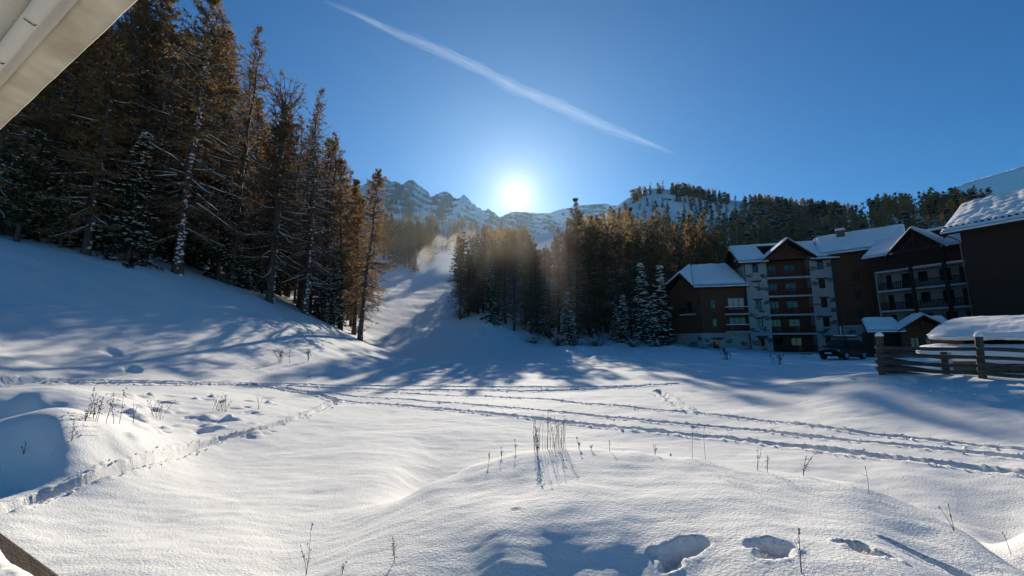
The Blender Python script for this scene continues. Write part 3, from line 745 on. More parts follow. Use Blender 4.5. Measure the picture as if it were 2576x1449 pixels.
# middle distance
proto('larch_mid_a', 'larch', 111, 21, 140, 9, 4, 0.20, t0=0.08, snow=0.8, tuft=0.26, leaf='needles')
proto('larch_mid_b', 'larch', 112, 22, 140, 9, 4, 0.19, t0=0.07, snow=0.45, tuft=0.27, leaf='olive')
proto('larch_mid_c', 'larch', 113, 20, 130, 9, 4, 0.20, t0=0.12, snow=0.3, tuft=0.26, leaf='gold')
proto('larch_mid_d', 'larch', 114, 22, 130, 9, 3, 0.19, t0=0.12, foliage=0.6, snow=0.95, tuft=0.22, leaf='needles')
proto('spruce_mid_a', 'spruce', 115, 13, 130, 9, 5, 0.18, t0=0.03, snow=0.9, tuft=0.28, leaf='green')
proto('spruce_mid_b', 'spruce', 116, 16, 140, 9, 5, 0.15, t0=0.04, snow=0.35, tuft=0.30, leaf='pine')
# far
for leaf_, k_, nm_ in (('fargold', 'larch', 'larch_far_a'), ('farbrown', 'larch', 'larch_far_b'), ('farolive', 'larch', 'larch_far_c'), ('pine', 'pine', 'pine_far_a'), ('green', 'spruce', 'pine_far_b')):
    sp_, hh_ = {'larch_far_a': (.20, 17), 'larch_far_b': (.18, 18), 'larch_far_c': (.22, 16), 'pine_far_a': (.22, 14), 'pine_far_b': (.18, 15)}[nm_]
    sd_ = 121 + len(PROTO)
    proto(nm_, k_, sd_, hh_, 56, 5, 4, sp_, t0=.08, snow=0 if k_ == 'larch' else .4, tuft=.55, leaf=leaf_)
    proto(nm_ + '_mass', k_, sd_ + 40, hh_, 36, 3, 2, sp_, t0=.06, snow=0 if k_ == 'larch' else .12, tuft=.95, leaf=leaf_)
KINDNAME = {'larch': ('larch_tree', 'larch'), 'spruce': ('spruce_tree', 'spruce'), 'pine': ('pine_tree', 'pine')}
COUNT = {}
def tree(key, x, y, h, label, group=None, rz=None, sxy=None, dz=-0.25):
    p = PROTO[key]; nm, ct = KINDNAME[key.split('_')[0]]
    s = h / p['H']; w = sxy or s ** 0.7
    o = empty(nm, (x, y, gz(x, y) + dz), random.uniform(0, 6.28) if rz is None else rz)
    o.scale = (w, w, s)
    for part in ('trunk', 'crown', 'snow'):
        if p[part] is not None:
            c = link(part, p[part], o)
            if part != 'trunk': c['kind'] = 'stuff'
    tag(o, label, ct + ' tree', group); COUNT[ct] = COUNT.get(ct, 0) + 1
    return o
def tree_px(key, a, b, D, top_b, label, group=None, **k):
    """tree whose foot stands D metres ahead below picture point (a, b) and whose tip shows at row top_b"""
    q = P(a, b, D); z0 = gz(q[0], q[1]); r = ray(a, top_b); zt = r[2] * D / r[1]
    return tree(key, q[0], q[1], max(3.0, zt - z0 + 0.25), label, group, **k)

# singled-out trees on the left
tree_px('larch_near_a', 445, 690, 34, -70, 'tallest larch with snow stuck all down its trunk at the crest of the left slope', rz=0.4)
tree_px('larch_near_b', 675, 782, 41, 185, 'broken topped larch with several upright leaders at the edge of the left wood', rz=2.0)
tree_px('larch_near_c', 765, 815, 44, 215, 'thin leaning larch with a bare spire right of the broken topped larch', rz=0.0)
tree_px('larch_edge', 905, 862, 46.5, 428, 'golden edge larch with a bare lower trunk, standing last beside the ski run', rz=1.0)
tree_px('larch_bare', 585, 700, 50, 62, 'tall leafless larch seen against the sky right of the tallest larch', rz=0.6)
tree_px('larch_gold', 215, 640, 29.5, 70, 'golden needled larch with a thick trunk left of the tallest larch', rz=1.2)
tree_px('larch_near_a', 330, 665, 38, -40, 'dark branched larch between the golden larch and the tallest larch', rz=3.9)
tree_px('spruce_near_a', 545, 735, 40, 430, 'snow flecked spruce between the tallest larch and the broken topped larch', rz=0.2)
tree_px('spruce_near_b', 620, 760, 42, 520, 'short snowy spruce just left of the broken topped larch', rz=2.2)
tree_px('pine_near', 40, 610, 27, 320, 'bushy snowy pine at the left edge of the picture', rz=0.7)
tree_px('pine_near', 150, 625, 29, 420, 'smaller snowy pine between the edge pine and the golden larch', rz=2.7)
tree_px('spruce_near_a', 320, 655, 31, 330, 'dark snowy spruce right of the golden larch', rz=4.0)
tree_px('spruce_near_b', 830, 835, 47, 640, 'low dark spruce under the larches near the edge of the ski run', rz=1.4)
tree_px('larch_near_c', 810, 825, 49, 330, 'slim brown larch behind the leaning larch', rz=3.0)
tree_px('larch_edge', 855, 840, 50, 400, 'brown larch with foliage low down, left of the last larch by the ski run', rz=4.0)
skyL = lambda a: np.interp(a, [-200, 480, 530, 580, 620, 660, 720, 770, 820, 860, 900, 945], [-120, -60, 10, 80, 150, 180, 190, 240, 280, 380, 440, 455])
def crestD(a): return np.interp(a, [-150, 0, 200, 445, 600, 800, 930], [23, 25, 30, 35, 39, 45, 49])
def where(a, table):
    for lim, txt in table:
        if a < lim: return txt
LEFT = [(20, 'at the far left'), (120, 'behind the bushy edge pine'), (190, 'left of the thick golden larch'), (270, 'behind the thick golden larch'), (360, 'right of the thick golden larch'), (430, 'just left of the tallest larch'), (500, 'behind the tallest larch'), (570, 'right of the tallest larch'), (640, 'left of the broken topped larch'), (710, 'behind the broken topped larch'), (770, 'left of the leaning larch'), (830, 'behind the leaning larch'), (880, 'left of the golden edge larch'), (9999, 'behind the golden edge larch')]
LOOK = {'larch_near_a': 'dark limbed larch', 'larch_near_b': 'many topped larch', 'larch_near_c': 'slim bare larch', 'larch_gold': 'golden larch', 'larch_edge': 'golden larch', 'larch_mid_a': 'brown larch', 'larch_mid_b': 'olive brown larch', 'larch_mid_c': 'golden larch', 'larch_mid_d': 'snow dusted larch', 'larch_bare': 'leafless larch', 'spruce_near_a': 'tall dark spruce', 'spruce_near_b': 'snowy spruce', 'pine_near': 'bushy pine', 'spruce_mid_a': 'snowy spruce', 'spruce_mid_b': 'dark spruce', 'larch_far_a': 'golden larch', 'larch_far_b': 'brown larch', 'larch_far_c': 'olive larch', 'pine_far_a': 'dark pine', 'pine_far_b': 'dark spruce'}
for k in range(78):
    a = -70 + 1000 * ((k * 0.61803) % 1.0) + random.uniform(-15, 15)
    near = k % 2 == 0
    D = crestD(a) + (random.uniform(2, 16) if near else random.uniform(16, 55))
    top = skyL(a) + (random.uniform(5, 150) if a < 520 else random.uniform(0, 95))
    key = random.choice(['larch_near_a', 'larch_near_c', 'larch_gold', 'larch_near_c', 'larch_bare', 'larch_gold'] if near else ['larch_mid_a', 'larch_mid_c', 'larch_mid_d', 'larch_mid_b', 'larch_bare'])
    q = P(a, 700, D)
    h = ray(a, top)[2] * D / ray(a, top)[1] - gz(q[0], q[1])
    row = 'near the front of the left wood' if D < crestD(a) + 9 else ('in the left wood' if D < crestD(a) + 24 else 'deep in the left wood')
    tree(key, q[0], q[1], min(max(h, 9), 29), LOOK[key] + ' ' + row + ' ' + where(a, LEFT), 'larches of the left wood', sxy=(min(max(h, 9), 29) / PROTO[key]['H']) ** .7 * (.85 if key == 'larch_gold' else 1.0))
for k in range(34):
    a = -190 + 1100 * ((k * 0.7548) % 1.0)
    D = crestD(a) + random.uniform(1.0, 22)
    q = P(a, 700, D)
    key = random.choice(['spruce_near_a', 'spruce_near_b', 'pine_near']); h = random.uniform(5, 13)
    row = 'low in front of the left wood' if D < crestD(a) + 8 else 'under the larches of the left wood'
    tree(key, q[0], q[1], h, LOOK[key] + ' ' + row + ' ' + where(a, LEFT), 'evergreens of the left wood')

# middle stand
tree_px('larch_mid_b', 1458, 850, 82, 497, 'larch that towers over the middle stand right of the sun', rz=0.3)
tree_px('larch_mid_b', 1163, 815, 90, 583, 'dense dark larch at the left end of the middle stand beside the ski run', rz=1.3, sxy=1.15)
tree_px('larch_mid_c', 1600, 850, 84, 520, 'rust brown larch with a straight trunk in the right half of the middle stand', rz=1.3)
tree_px('larch_mid_c', 1800, 850, 92, 530, 'bright golden larch behind the low wing of the white and wood house', rz=2.3)
tree_px('larch_mid_c', 1752, 850, 92, 538, 'yellow green larch left of the bright golden larch behind the house', rz=0.9)
tree_px('spruce_mid_a', 1625, 838, 66, 662, 'snow laden spruce, left of the twin pair beside the house', rz=0.3)
tree_px('spruce_mid_a', 1662, 842, 65, 668, 'snow laden spruce, right of the twin pair beside the house', rz=1.9)
tree_px('spruce_mid_a', 1432, 846, 68, 735, 'small snowy spruce at the foot of the middle stand', rz=0.9)
tree_px('spruce_mid_a', 1565, 852, 68, 742, 'snowy spruce left of the twin spruces under the larches', rz=3.0)
skyM = lambda a: np.interp(a, [1140, 1200, 1290, 1350, 1400, 1455, 1500, 1600, 1650, 1700, 1800, 1850], [560, 548, 560, 556, 558, 525, 535, 528, 532, 555, 545, 575])
MID = [(1185, 'beside the ski run'), (1230, 'behind the snowy knoll'), (1275, 'left of the sun'), (1325, 'right under the sun'), (1380, 'just right of the sun'), (1430, 'left of the towering larch'), (1490, 'behind the towering larch'), (1540, 'right of the towering larch'), (1585, 'left of the rust brown larch'), (1630, 'behind the rust brown larch'), (1680, 'behind the twin spruces'), (1735, 'left of the yellow green larch'), (1780, 'near the yellow green larch'), (9999, 'behind the low house wing')]
for k in range(122):
    a = 1150 + 700 * ((k * 0.61803 + 0.13) % 1.0) ** 1.12 + random.uniform(-8, 8)
    front = k % 3 == 0
    D = random.uniform(71, 84) if front else random.uniform(84, 135)
    if a < 1440 and not front: D = random.uniform(94, 150)
    top = skyM(a) + random.uniform(0, 75) + (12 if 1240 < a < 1400 else 0)
    if a > 1690: D += 12
    if 1385 <= a < 1490 and front: top = random.uniform(544, 575)
    if a < 1385: top = max(top, CY - (math.tan(math.atan(0.383 * (1 - ((19 if a > 1300 else 25) - 12 * (k % 5 == 0)) / D)) - TH)) * F + random.uniform(0, 22))
    q = P(a, 850, D); h = ray(a, top)[2] * D / ray(a, top)[1] - gz(q[0], q[1])
    key = random.choice(['larch_mid_a', 'larch_mid_b', 'larch_mid_d', 'larch_mid_b', 'larch_mid_a', 'larch_mid_c' if a > 1480 else 'larch_mid_d'])
    row = 'in front of the middle stand' if D < 86 else ('inside the middle stand' if D < 112 else 'at the back of the middle stand')
    tree(key, q[0], q[1], min(max(h, 9), 34), LOOK[key] + ' ' + row + ' ' + where(a, MID), 'larches of the middle stand')
for k in range(28):
    a = 1160 + 640 * ((k * 0.7548) % 1.0); D = random.uniform(71, 105); q = P(a, 850, D)
    key = random.choice(['spruce_mid_a', 'spruce_mid_b', 'spruce_mid_b'])
    row = 'low before the middle stand' if D < 84 else 'under the larches of the middle stand'
    tree(key, q[0], q[1], random.uniform(5, 13), LOOK[key] + ' ' + row + ' ' + where(a, MID), 'spruces of the middle stand')
# trees at the head of the run
for k in range(38):
    a = 965 + 200 * ((k * 0.61803) % 1.0); D = random.uniform(150, 225)
    if a > 1090: D = max(D, 178)
    q = P(a, 640, D)
    h = random.uniform(14, 21)
    if -42 < q[0] < -8 and D < 260: D = random.uniform(150, 200); q = P(random.uniform(968, 1085), 640, D)
    key = random.choice(['larch_mid_a', 'larch_mid_b', 'larch_mid_c', 'spruce_mid_b', 'larch_mid_b']); a_ = CX + q[0] / q[1] * F
    row = 'at the foot of the dim wood' if D < 172 else ('inside the dim wood' if D < 200 else 'high in the dim wood')
    tree(key, q[0], q[1], h, LOOK[key] + ' ' + row + ', ' + where(a_, [(1000, 'on its left'), (1040, 'left of the frosted spruce'), (1075, 'right of the frosted spruce'), (1110, 'left of the blown snow'), (9999, 'behind the blown snow')]), 'trees at the head of the ski run')
tree_px('spruce_mid_a', 1043, 688, 147, 628, 'single frosted spruce at the foot of the wood where the ski run ends')

# hillside trees: the nearest as things, the rest as one mass
hill = []
def on_hill(a, b, mask=True):
    if mask and 1572 < a < 1698 and 482 < b < 580 and not (b > 560 and random.random() < 0.4) and random.random() < 0.97: return
    if mask and 1815 < a < 1872 and b < 560 and random.random() < 0.9: return
    q = G(a, b, 118.0)
    if q is not None: hill.append((q[0], q[1], q[2], a, b))
for k in range(1300):
    a = random.uniform(1440, 2640)
    top = np.interp(a, [1440, 1500, 1570, 1640, 1750, 1860, 2000, 2150, 2300, 2640], [585, 565, 540, 480, 490, 508, 526, 540, 524, 505])
    on_hill(a, top + 4 + (680 - top) * random.random() ** 1.35)
for k in range(380):
    a = random.uniform(930, 1330)
    on_hill(a, np.interp(a, [930, 1000, 1100, 1200, 1330], [562, 562, 560, 574, 600]) + random.uniform(2, 74), False)
for k in range(330):
    a = random.uniform(1840, 2130); top = np.interp(a, [1840, 1860, 2000, 2130], [520, 510, 528, 542]); on_hill(a, top + 3 + (650 - top) * random.random() ** 1.2)
for a0, a1, n in ((1592, 1640, 26), (1650, 1668, 6), (1690, 1800, 90), (1800, 1840, 14), (1880, 2000, 50), (2000, 2300, 90), (2040, 2180, 60), (2300, 2560, 60)):
    for k in range(n):
        a = random.uniform(a0, a1); on_hill(a, np.interp(a, [1592, 1640, 1690, 1750, 1860, 1960, 2100, 2300], [501, 476, 480, 489, 508, 522, 539, 526]) + random.uniform(1, 12), False)
for a, b in ((1630, 520), (1668, 525), (1650, 535), (1680, 536), (1610, 528)): on_hill(a, b, False)
hill.sort(key=lambda t: math.hypot(t[0], t[1]))
FAR = ['larch_far_a', 'larch_far_b', 'larch_far_c', 'pine_far_a', 'pine_far_b']
mass = {}
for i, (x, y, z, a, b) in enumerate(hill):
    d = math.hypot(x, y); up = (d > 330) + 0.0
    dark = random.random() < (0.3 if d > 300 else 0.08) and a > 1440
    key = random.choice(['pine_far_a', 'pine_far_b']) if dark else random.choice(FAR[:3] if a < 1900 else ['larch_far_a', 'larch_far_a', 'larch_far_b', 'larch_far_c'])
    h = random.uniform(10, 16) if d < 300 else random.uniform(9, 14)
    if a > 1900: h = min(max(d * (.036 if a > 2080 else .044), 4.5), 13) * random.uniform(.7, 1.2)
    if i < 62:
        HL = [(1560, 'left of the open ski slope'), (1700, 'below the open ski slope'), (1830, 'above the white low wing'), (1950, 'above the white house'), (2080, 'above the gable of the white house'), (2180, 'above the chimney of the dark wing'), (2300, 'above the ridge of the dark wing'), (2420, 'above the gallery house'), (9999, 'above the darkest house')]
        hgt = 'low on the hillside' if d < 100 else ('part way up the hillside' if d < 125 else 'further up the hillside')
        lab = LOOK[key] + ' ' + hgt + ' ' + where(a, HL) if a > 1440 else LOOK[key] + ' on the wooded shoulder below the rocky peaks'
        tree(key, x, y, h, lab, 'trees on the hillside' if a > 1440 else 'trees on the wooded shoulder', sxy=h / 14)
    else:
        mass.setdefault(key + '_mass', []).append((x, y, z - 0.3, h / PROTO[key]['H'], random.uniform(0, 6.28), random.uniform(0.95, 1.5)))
V, Fq, Ft, mq, mt, mats, off = [], [], [], [], [], [], 0
for key, L_ in mass.items():
    for part in ('trunk', 'crown', 'snow'):
        me = PROTO[key][part]
        if me is None: continue
        vv = np.empty(len(me.vertices) * 3, np.float32); me.vertices.foreach_get('co', vv); vv = vv.reshape(-1, 3)
        lt = len(me.polygons[0].vertices); li = np.empty(len(me.loops), np.int32); me.loops.foreach_get('vertex_index', li); li = li.reshape(-1, lt)
        if part == 'trunk': vv = vv[:16 * 8].reshape(16, 8, 3)[::5, ::2].reshape(-1, 3); I_ = np.arange(16).reshape(4, 4); li = np.stack([I_[:-1], np.roll(I_, -1, 1)[:-1], np.roll(I_, -1, 1)[1:], I_[1:]], -1).reshape(-1, 4)           # far away only the stem shows
        mats.append(me.materials[0]); mi = len(mats) - 1
        for (x, y, z, s, rz, w) in L_:
            c, sn = math.cos(rz), math.sin(rz)
            nv = np.stack([(vv[:, 0] * c - vv[:, 1] * sn) * s * w + x, (vv[:, 0] * sn + vv[:, 1] * c) * s * w + y, vv[:, 2] * s + z], 1)
            V.append(nv)
            if lt == 4: Fq.append(li + off); mq.append(np.full(len(li), mi))
            else: Ft.append(li + off); mt.append(np.full(len(li), mi))
            off += len(nv)
me = np_mesh('forest', np.vstack(V), np.vstack(Fq), np.vstack(Ft) if Ft else None, mats=mats, midx=np.concatenate(mq + mt))
tag(link('forest', me), 'forest of larch and pine covering the upper hillside up to the ridge', kind='stuff')

# bushes at the foot of the middle stand
def bush(a, b, h, label):
    q = G(a, b); g = np.random.default_rng(int(a)); o = empty('bush', (q[0], q[1], q[2] - 0.1)); n = 46
    az, el = g.uniform(0, 6.28, n), g.uniform(R(15), R(80), n); L = h * g.uniform(.5, 1.1, n)
    s = np.linspace(0, 1, 5)
    d = np.stack([np.cos(az) * np.cos(el), np.sin(az) * np.cos(el), np.sin(el)], 1)
    p = d[:, None] * (s[None] * L[:, None])[..., None] * np.array([1.5, 1.0, 1.0]) + np.cumsum(g.normal(0, .04 * h, (n, 5, 3)), 1) * s[None, :, None]
    v, f = tubes(p, np.full((n, 5), 0.022) * (1 - .7 * s[None]), 3)
    link('twigs', np_mesh('twigs', v, f, mats=[M['twig']]), o)
    c = p[:, 2:5].reshape(-1, 3); c = np.repeat(c, 3, 0) + g.normal(0, .1, (len(c) * 3, 3))
    ax = rdir(g, len(c)) * .10; wd = np.cross(ax, rdir(g, len(c))) * .5
    v, f = diamonds(c, ax, wd); link('leaves', np_mesh('leaves', v, f, mats=[M['pine']]), o)
    k = g.integers(0, n, 40); cc = p[k, 3] + np.array([0, 0, .05]); sz = g.uniform(.08, .22, 40)
    v, f = lumps(cc, sz * 1.4, sz, sz * .6, g.uniform(0, 6, 40), g)
    link('snow', np_mesh('snow', v, None, f, mats=[M['rsnow']], smooth=True), o)
    for c in o.children: c['kind'] = 'stuff'
    tag(o, label, 'bush', 'bushes at the foot of the middle stand')
for a, b, h, lab in ((1345, 862, 1.6, 'low dark bush right of the snowy knoll'), (1405, 868, 2.0, 'spreading snowy bush below the small snowy spruce'), (1445, 868, 1.5, 'flat twiggy bush right of the spreading bush'), (1500, 870, 2.2, 'tall snowy bush in the middle of the foot of the stand'), (1590, 872, 1.8, 'round bush below the twin spruces'), (1650, 874, 1.5, 'small bush close to the corner of the house'), (1160, 800, 1.4, 'brushy bush at the edge of the ski run'), (900, 835, 1.2, 'bare shrub right of the last larch trunk')):
    bush(a, b, h, lab)

# ------------------------------------------------------------------ buildings
class Frame:
    def __init__(s, name, x, y, z, ang):
        """local x runs along the facade to the right and towards the viewer by ang (degrees left of straight ahead)"""
        d = (math.sin(R(ang)), -math.cos(R(ang)))
        s.o = empty(name, (x, y, z), math.atan2(d[1], d[0])); s.d = d; s.x, s.y, s.z = x, y, z

def window(root, x0, x1, z0, z1, y, bars=1, curtain=False, lintel=False, fm='darkfr', hbar=False, dull=False):
    w = MB(); t = 0.07
    w.box(x0, x1, y, y + .06, z0, z0 + t).box(x0, x1, y, y + .06, z1 - t, z1).box(x0, x0 + t, y, y + .06, z0 + t, z1 - t).box(x1 - t, x1, y, y + .06, z0 + t, z1 - t)
    for i in range(bars):
        c = x0 + (x1 - x0) * (i + 1) / (bars + 1); w.box(c - .035, c + .035, y + .004, y + .056, z0 + t, z1 - t)
    if hbar: w.box(x0 + t, x1 - t, y + .008, y + .052, (z0 + z1) / 2 - .03, (z0 + z1) / 2 + .03)
    f = w.build('window', M[fm], root)
    MB().box(x0 + .03, x1 - .03, y + .02, y + .04, z0 + .03, z1 - .03).build('pane', M['curtain' if curtain else ('dullglass' if dull else 'glass')], f)
    if lintel:
        MB().box(x0 - .28, x1 + .28, y - .26, y - .06, z1 + .003, z1 + .20).build('lintel', M['beam'], f)
        MB().box(x0 - .06, x1 + .06, y - .24, y - .06, z0 - .10, z0 - .003).build('sill', M['slab'], f)
    return f

def stones(root, x, z, y, n, seed):
    g = np.random.default_rng(seed); m = MB()
    for k in range(n):
        w, h = g.uniform(.35, .75), g.uniform(.13, .21)
        cx, cz = x + g.normal(0, .2), z + ((k % 3) - 1) * .215 * g.choice([1, 1, 1, 0.001])
        c = [(cx - w / 2 + g.uniform(-.04, .04), y + .03, cz - h / 2), (cx + w / 2, y + .03, cz - h / 2 + g.uniform(-.02, .02)), (cx + w / 2 + g.uniform(-.05, .05), y + .03, cz + h / 2), (cx - w / 2, y + .03, cz + h / 2)]
        m.prism(c, (0, -.03 - .02 * g.uniform(1, 2.2), 0))
    o = m.build('stone_patch', M['stone'], root); o['kind'] = 'stuff'
    return o

def railing(root, x0, x1, y, z, h=1.0, material='red', step=.14, cap_snow=False, slat=.085):
    r = MB().box(x0, x1, y - .04, y + .04, z + h - .09, z + h).box(x0, x1, y - .03, y + .03, z + .10, z + .17).build('railing', M[material], root)
    m = MB(); x = x0 + .05
    while x < x1 - slat:
        m.box(x, x + slat, y - .062, y - .034, z + .06, z + h - .05); x += step
    b = m.build('baluster', M[material], r); b['kind'] = 'stuff'
    if cap_snow: MB().box(x0, x1, y - .07, y + .07, z + h + .003, z + h + .10).build('snow', M['rsnow'], r, bevel=.03)
    return r

def roof_plane(root, pts, thick=.22, snow=.38, name='roof', sname='snow', inset=0.12, scallop=False):
    """pts run eave-left, eave-right, ridge-right, ridge-left"""
    p = [Vector(q) for q in pts]
    r = MB().prism(p, (0, 0, -thick)).build(name, M['wood2'], root)
    c = sum(p, Vector()) / len(p)
    q = [v + (c - v).normalized() * inset + Vector((0, 0, .004)) for v in p]
    q = [q[0] + (p[0] - p[-1]).normalized() * (inset + .06), q[1] + (p[1] - p[2]).normalized() * (inset + .06)] + q[2:] if len(q) == 4 else q
    # snow sheet as a lumpy grid, thinner and rounded at its rim
    if len(q) == 4:
        nu, nv = (220, 60) if scallop else (36, 14); g = np.zeros((nv, nu, 3))
        for j in range(nv):
            for i in range(nu):
                u, w = i / (nu - 1), j / (nv - 1)
                b = (q[0] * (1 - u) + q[1] * u) * (1 - w) + (q[3] * (1 - u) + q[2] * u) * w; g[j, i] = b
        uu, ww = np.meshgrid(np.linspace(0, 1, nu), np.linspace(0, 1, nv))
        ed = np.minimum(np.minimum(uu, 1 - uu) * 14, np.minimum(ww * 9, 1.0 + 0 * ww)); ed = np.clip(ed, 0, 1)
        th = snow * (0.45 + 0.55 * np.sqrt(ed)) * (1 + .28 * fbm(g[..., 0] * .8 + pts[0][2], g[..., 1] * .8 + g[..., 2], 3, int(abs(pts[0][0]) * 10) + 3))
        if scallop: th = th + .055 * np.abs(np.sin(uu * 61 + .8 * np.sin(ww * 9))) * np.abs(np.sin(ww * 30 + .5 * np.sin(uu * 40)))  # rows of tiles show through
        top = g.copy(); top[..., 2] += th
        k = nu * nv; v = np.vstack([top.reshape(-1, 3), g.reshape(-1, 3)]); I = np.arange(k).reshape(nv, nu); J = I + k
        f = [grid_quads(I)[:, ::-1], grid_quads(J)]
        for e1, e2 in ((I[0], J[0]), (I[-1][::-1], J[-1][::-1]), (I[:, -1], J[:, -1]), (I[:, 0][::-1], J[:, 0][::-1])):
            f.append(np.stack([e1[:-1], e2[:-1], e2[1:], e1[1:]], -1))
        link(sname, np_mesh('snow', v, np.vstack(f), mats=[M['rsnow']], smooth=True), r)
    else:
        MB().prism(q, (0, 0, snow)).build(sname, M['rsnow'], r, bevel=.12, smooth=True)
    return r

GZ = -1.1       # level of the ground floor below the camera
b1 = P(1891, 880, 62)
# --- tower and low wing
f1 = Frame('apartment_house', b1[0], b1[1], GZ, 73)
o = f1.o
Wd, EV = 11.6, 14.45
LF = [0.15 + 2.85 * i for i in range(5)]
wl_holes = [(1.0, 1.85, z + .95, z + 2.35) for z in LF]; wr_holes = [(9.65, 10.5, z + .95, z + 2.35) for z in LF]
MB().panel(0, 2.95, -1.5, EV, wl_holes).build('wall', M['plaster'], o); MB().panel(8.70, Wd, -1.5, EV, wr_holes).build('wall', M['plaster'], o)
side = MB()
for (xa, ya), (xb, yb) in (((0, 10), (0, 0)), ((Wd, 0), (Wd, 10)), ((2.95, 0), (2.95, 1.6)), ((8.7, 1.6), (8.7, 0))):
    side.poly([(xa, ya, -1.5), (xb, yb, -1.5), (xb, yb, EV), (xa, ya, EV)])
side.build('side_wall', M['plaster'], o)
bw_holes = []
for i, z in enumerate(LF):
    bw_holes += [(3.15, 4.75, z + .25, z + 2.25), (5.8, 7.3, z + .25, z + 2.25)]
MB().panel(2.95, 8.70, -1.5, EV, bw_holes, y=1.6, dep=.12).build('loggia_wall', M['wood'], o)
for i, z in enumerate(LF):
    window(o, 1.0, 1.85, z + .95, z + 2.35, .20, lintel=True, hbar=False, curtain=(i == 3))
    window(o, 9.65, 10.5, z + .95, z + 2.35, .20, lintel=True)
    window(o, 3.15, 4.75, z + .25, z + 2.25, 1.68, bars=2)
    window(o, 5.8, 7.3, z + .25, z + 2.25, 1.68, bars=1, curtain=False)
    s = MB().box(2.95, 8.70, -.06, 1.6, z - .15, z + .10).build('balcony_slab', M['slab'], o)
    railing(o, 2.98, 8.67, 0.02, z + .10, 1.02, 'red', .13)
# low wing: plinth of plaster, boards above
wc = [(-.02, .5), (-6.7, .5), (-10.9, 4.4)]
for (xa, ya), (xb, yb), hol in ((wc[1], wc[0], [(1.5, 2.35, .75, 2.25)]), (wc[2], wc[1], [])):
    L = math.hypot(xb - xa, yb - ya); fr = empty('wing_front', (xa, ya, 0), math.atan2(yb - ya, xb - xa)); fr.parent = o
    MB().panel(0, L, -1.5, 3.1, hol).build('plinth_wall', M['plaster'], fr)
    up = [(1.5, 2.25, 7.1, 8.5), (1.6, 2.3, 4.2, 5.5), (4.0, 6.35, 6.75, 8.7), (4.0, 6.35, 3.6, 5.6)] if hol else [(3.2, 4.2, 6.4, 8.4)]
    MB().panel(0, L, 3.105, 10.5, up, y=-.08, dep=.15).build('board_wall', M['wood'], fr)
    MB().box(0, L, -.14, -.083, 3.02, 3.18).build('string_course', M['slab'], fr)
    for k, (p, q, r_, s_) in enumerate(up): window(fr, p, q, r_, s_, .01, bars=2 if q - p > 1.2 else 0, curtain=k == 2)
    if hol:
        window(fr, *hol[0], .18, lintel=True)
        for z in (6.0, 3.25):
            MB().box(3.3, 6.66, -1.15, -.085, z - .05, z + .16).build('balcony_slab', M['slab'], fr)
            railing(fr, 3.35, 6.62, -1.08, z + .16, .98, 'red', .15, cap_snow=True)
        for k, (x, z) in enumerate(((.6, 2.1), (.5, .6), (3.9, 1.9), (4.5, .3), (2.9, .5), (5.9, 1.5), (2.6, 2.4), (6.2, .4), (1.0, 1.3))): stones(fr, x, z, 0, 6, 60 + k)
    else:
        MB().box(2.6, 4.9, -1.2, -.085, 6.15, 6.35).build('balcony_slab', M['slab'], fr)
        railing(fr, 2.65, 4.85, -1.13, 6.35, 1.0, 'wood2', .15)
        st = MB()
        for k in range(6): st.box(3.0 + .3 * k, 3.3 + .3 * k, -1.25, -.02, -.6, -.45 + .22 * k)
        st.box(4.8, 5.6, -1.25, -.02, -.6, .87).build('stair', M['slab'], fr)
        hb = MB().beam((3.0, -1.22, .45), (4.8, -1.22, 1.8), .06, .08).beam((4.8, -1.22, 1.8), (5.6, -1.22, 1.8), .06, .08)
        for k in range(14):
            x = 3.05 + k * .19; zt = min(.45 + (x - 3.0) * .75, 1.8); hb.box(x, x + .06, -1.24, -1.20, zt - 1.15, zt - .02)
        hb.build('stair_railing', M['wood2'], fr)
        for k, (x, z) in enumerate(((.6, 2.0), (.9, .5), (2.2, 1.3), (5.2, 2.3), (5.4, .7))): stones(fr, x, z, 0, 6, 80 + k)
        MB().prism([(0, 0, 10.5), (L, 0, 10.5), (L * .52, 0, 13.1)], (0, .18, 0)).build('gable_wall', M['wood'], fr)
# low wing roof: front plane, rear plane
A_, E0, E1, Rr = (-9.4, 1.9, 13.35), (-7.7, -.55, 10.55), (.35, -.45, 10.5), (-1.2, 5.4, 14.9)
Rl = (-7.2, 5.3, 15.0)
roof_plane(o, [E0, E1, Rr, Rl], .25, .42)
MB().prism([E0, Rl, A_], (0, 0, -.25)).build('roof', M['wood2'], o)
MB().prism([(E0[0], E0[1], E0[2] + .02), (Rl[0], Rl[1], Rl[2] + .35), (A_[0], A_[1], A_[2] + .02)], (0, 0, .32)).build('snow', M['rsnow'], o, bevel=.1)
B0 = (-12.0, 4.4, 11.3)
MB().prism([A_, Rl, (-8.5, 9.5, 11.5), B0], (0, 0, -.25)).build('roof', M['wood2'], o)
MB().prism([(p[0], p[1], p[2] + .02) for p in (A_, Rl, (-8.5, 9.5, 11.5), B0)], (0, 0, .36)).build('snow', M['rsnow'], o, bevel=.1)
MB().box(-8, 0, 9.3, 9.5, -1.5, 11).build('rear_wall', M['plaster'], o)
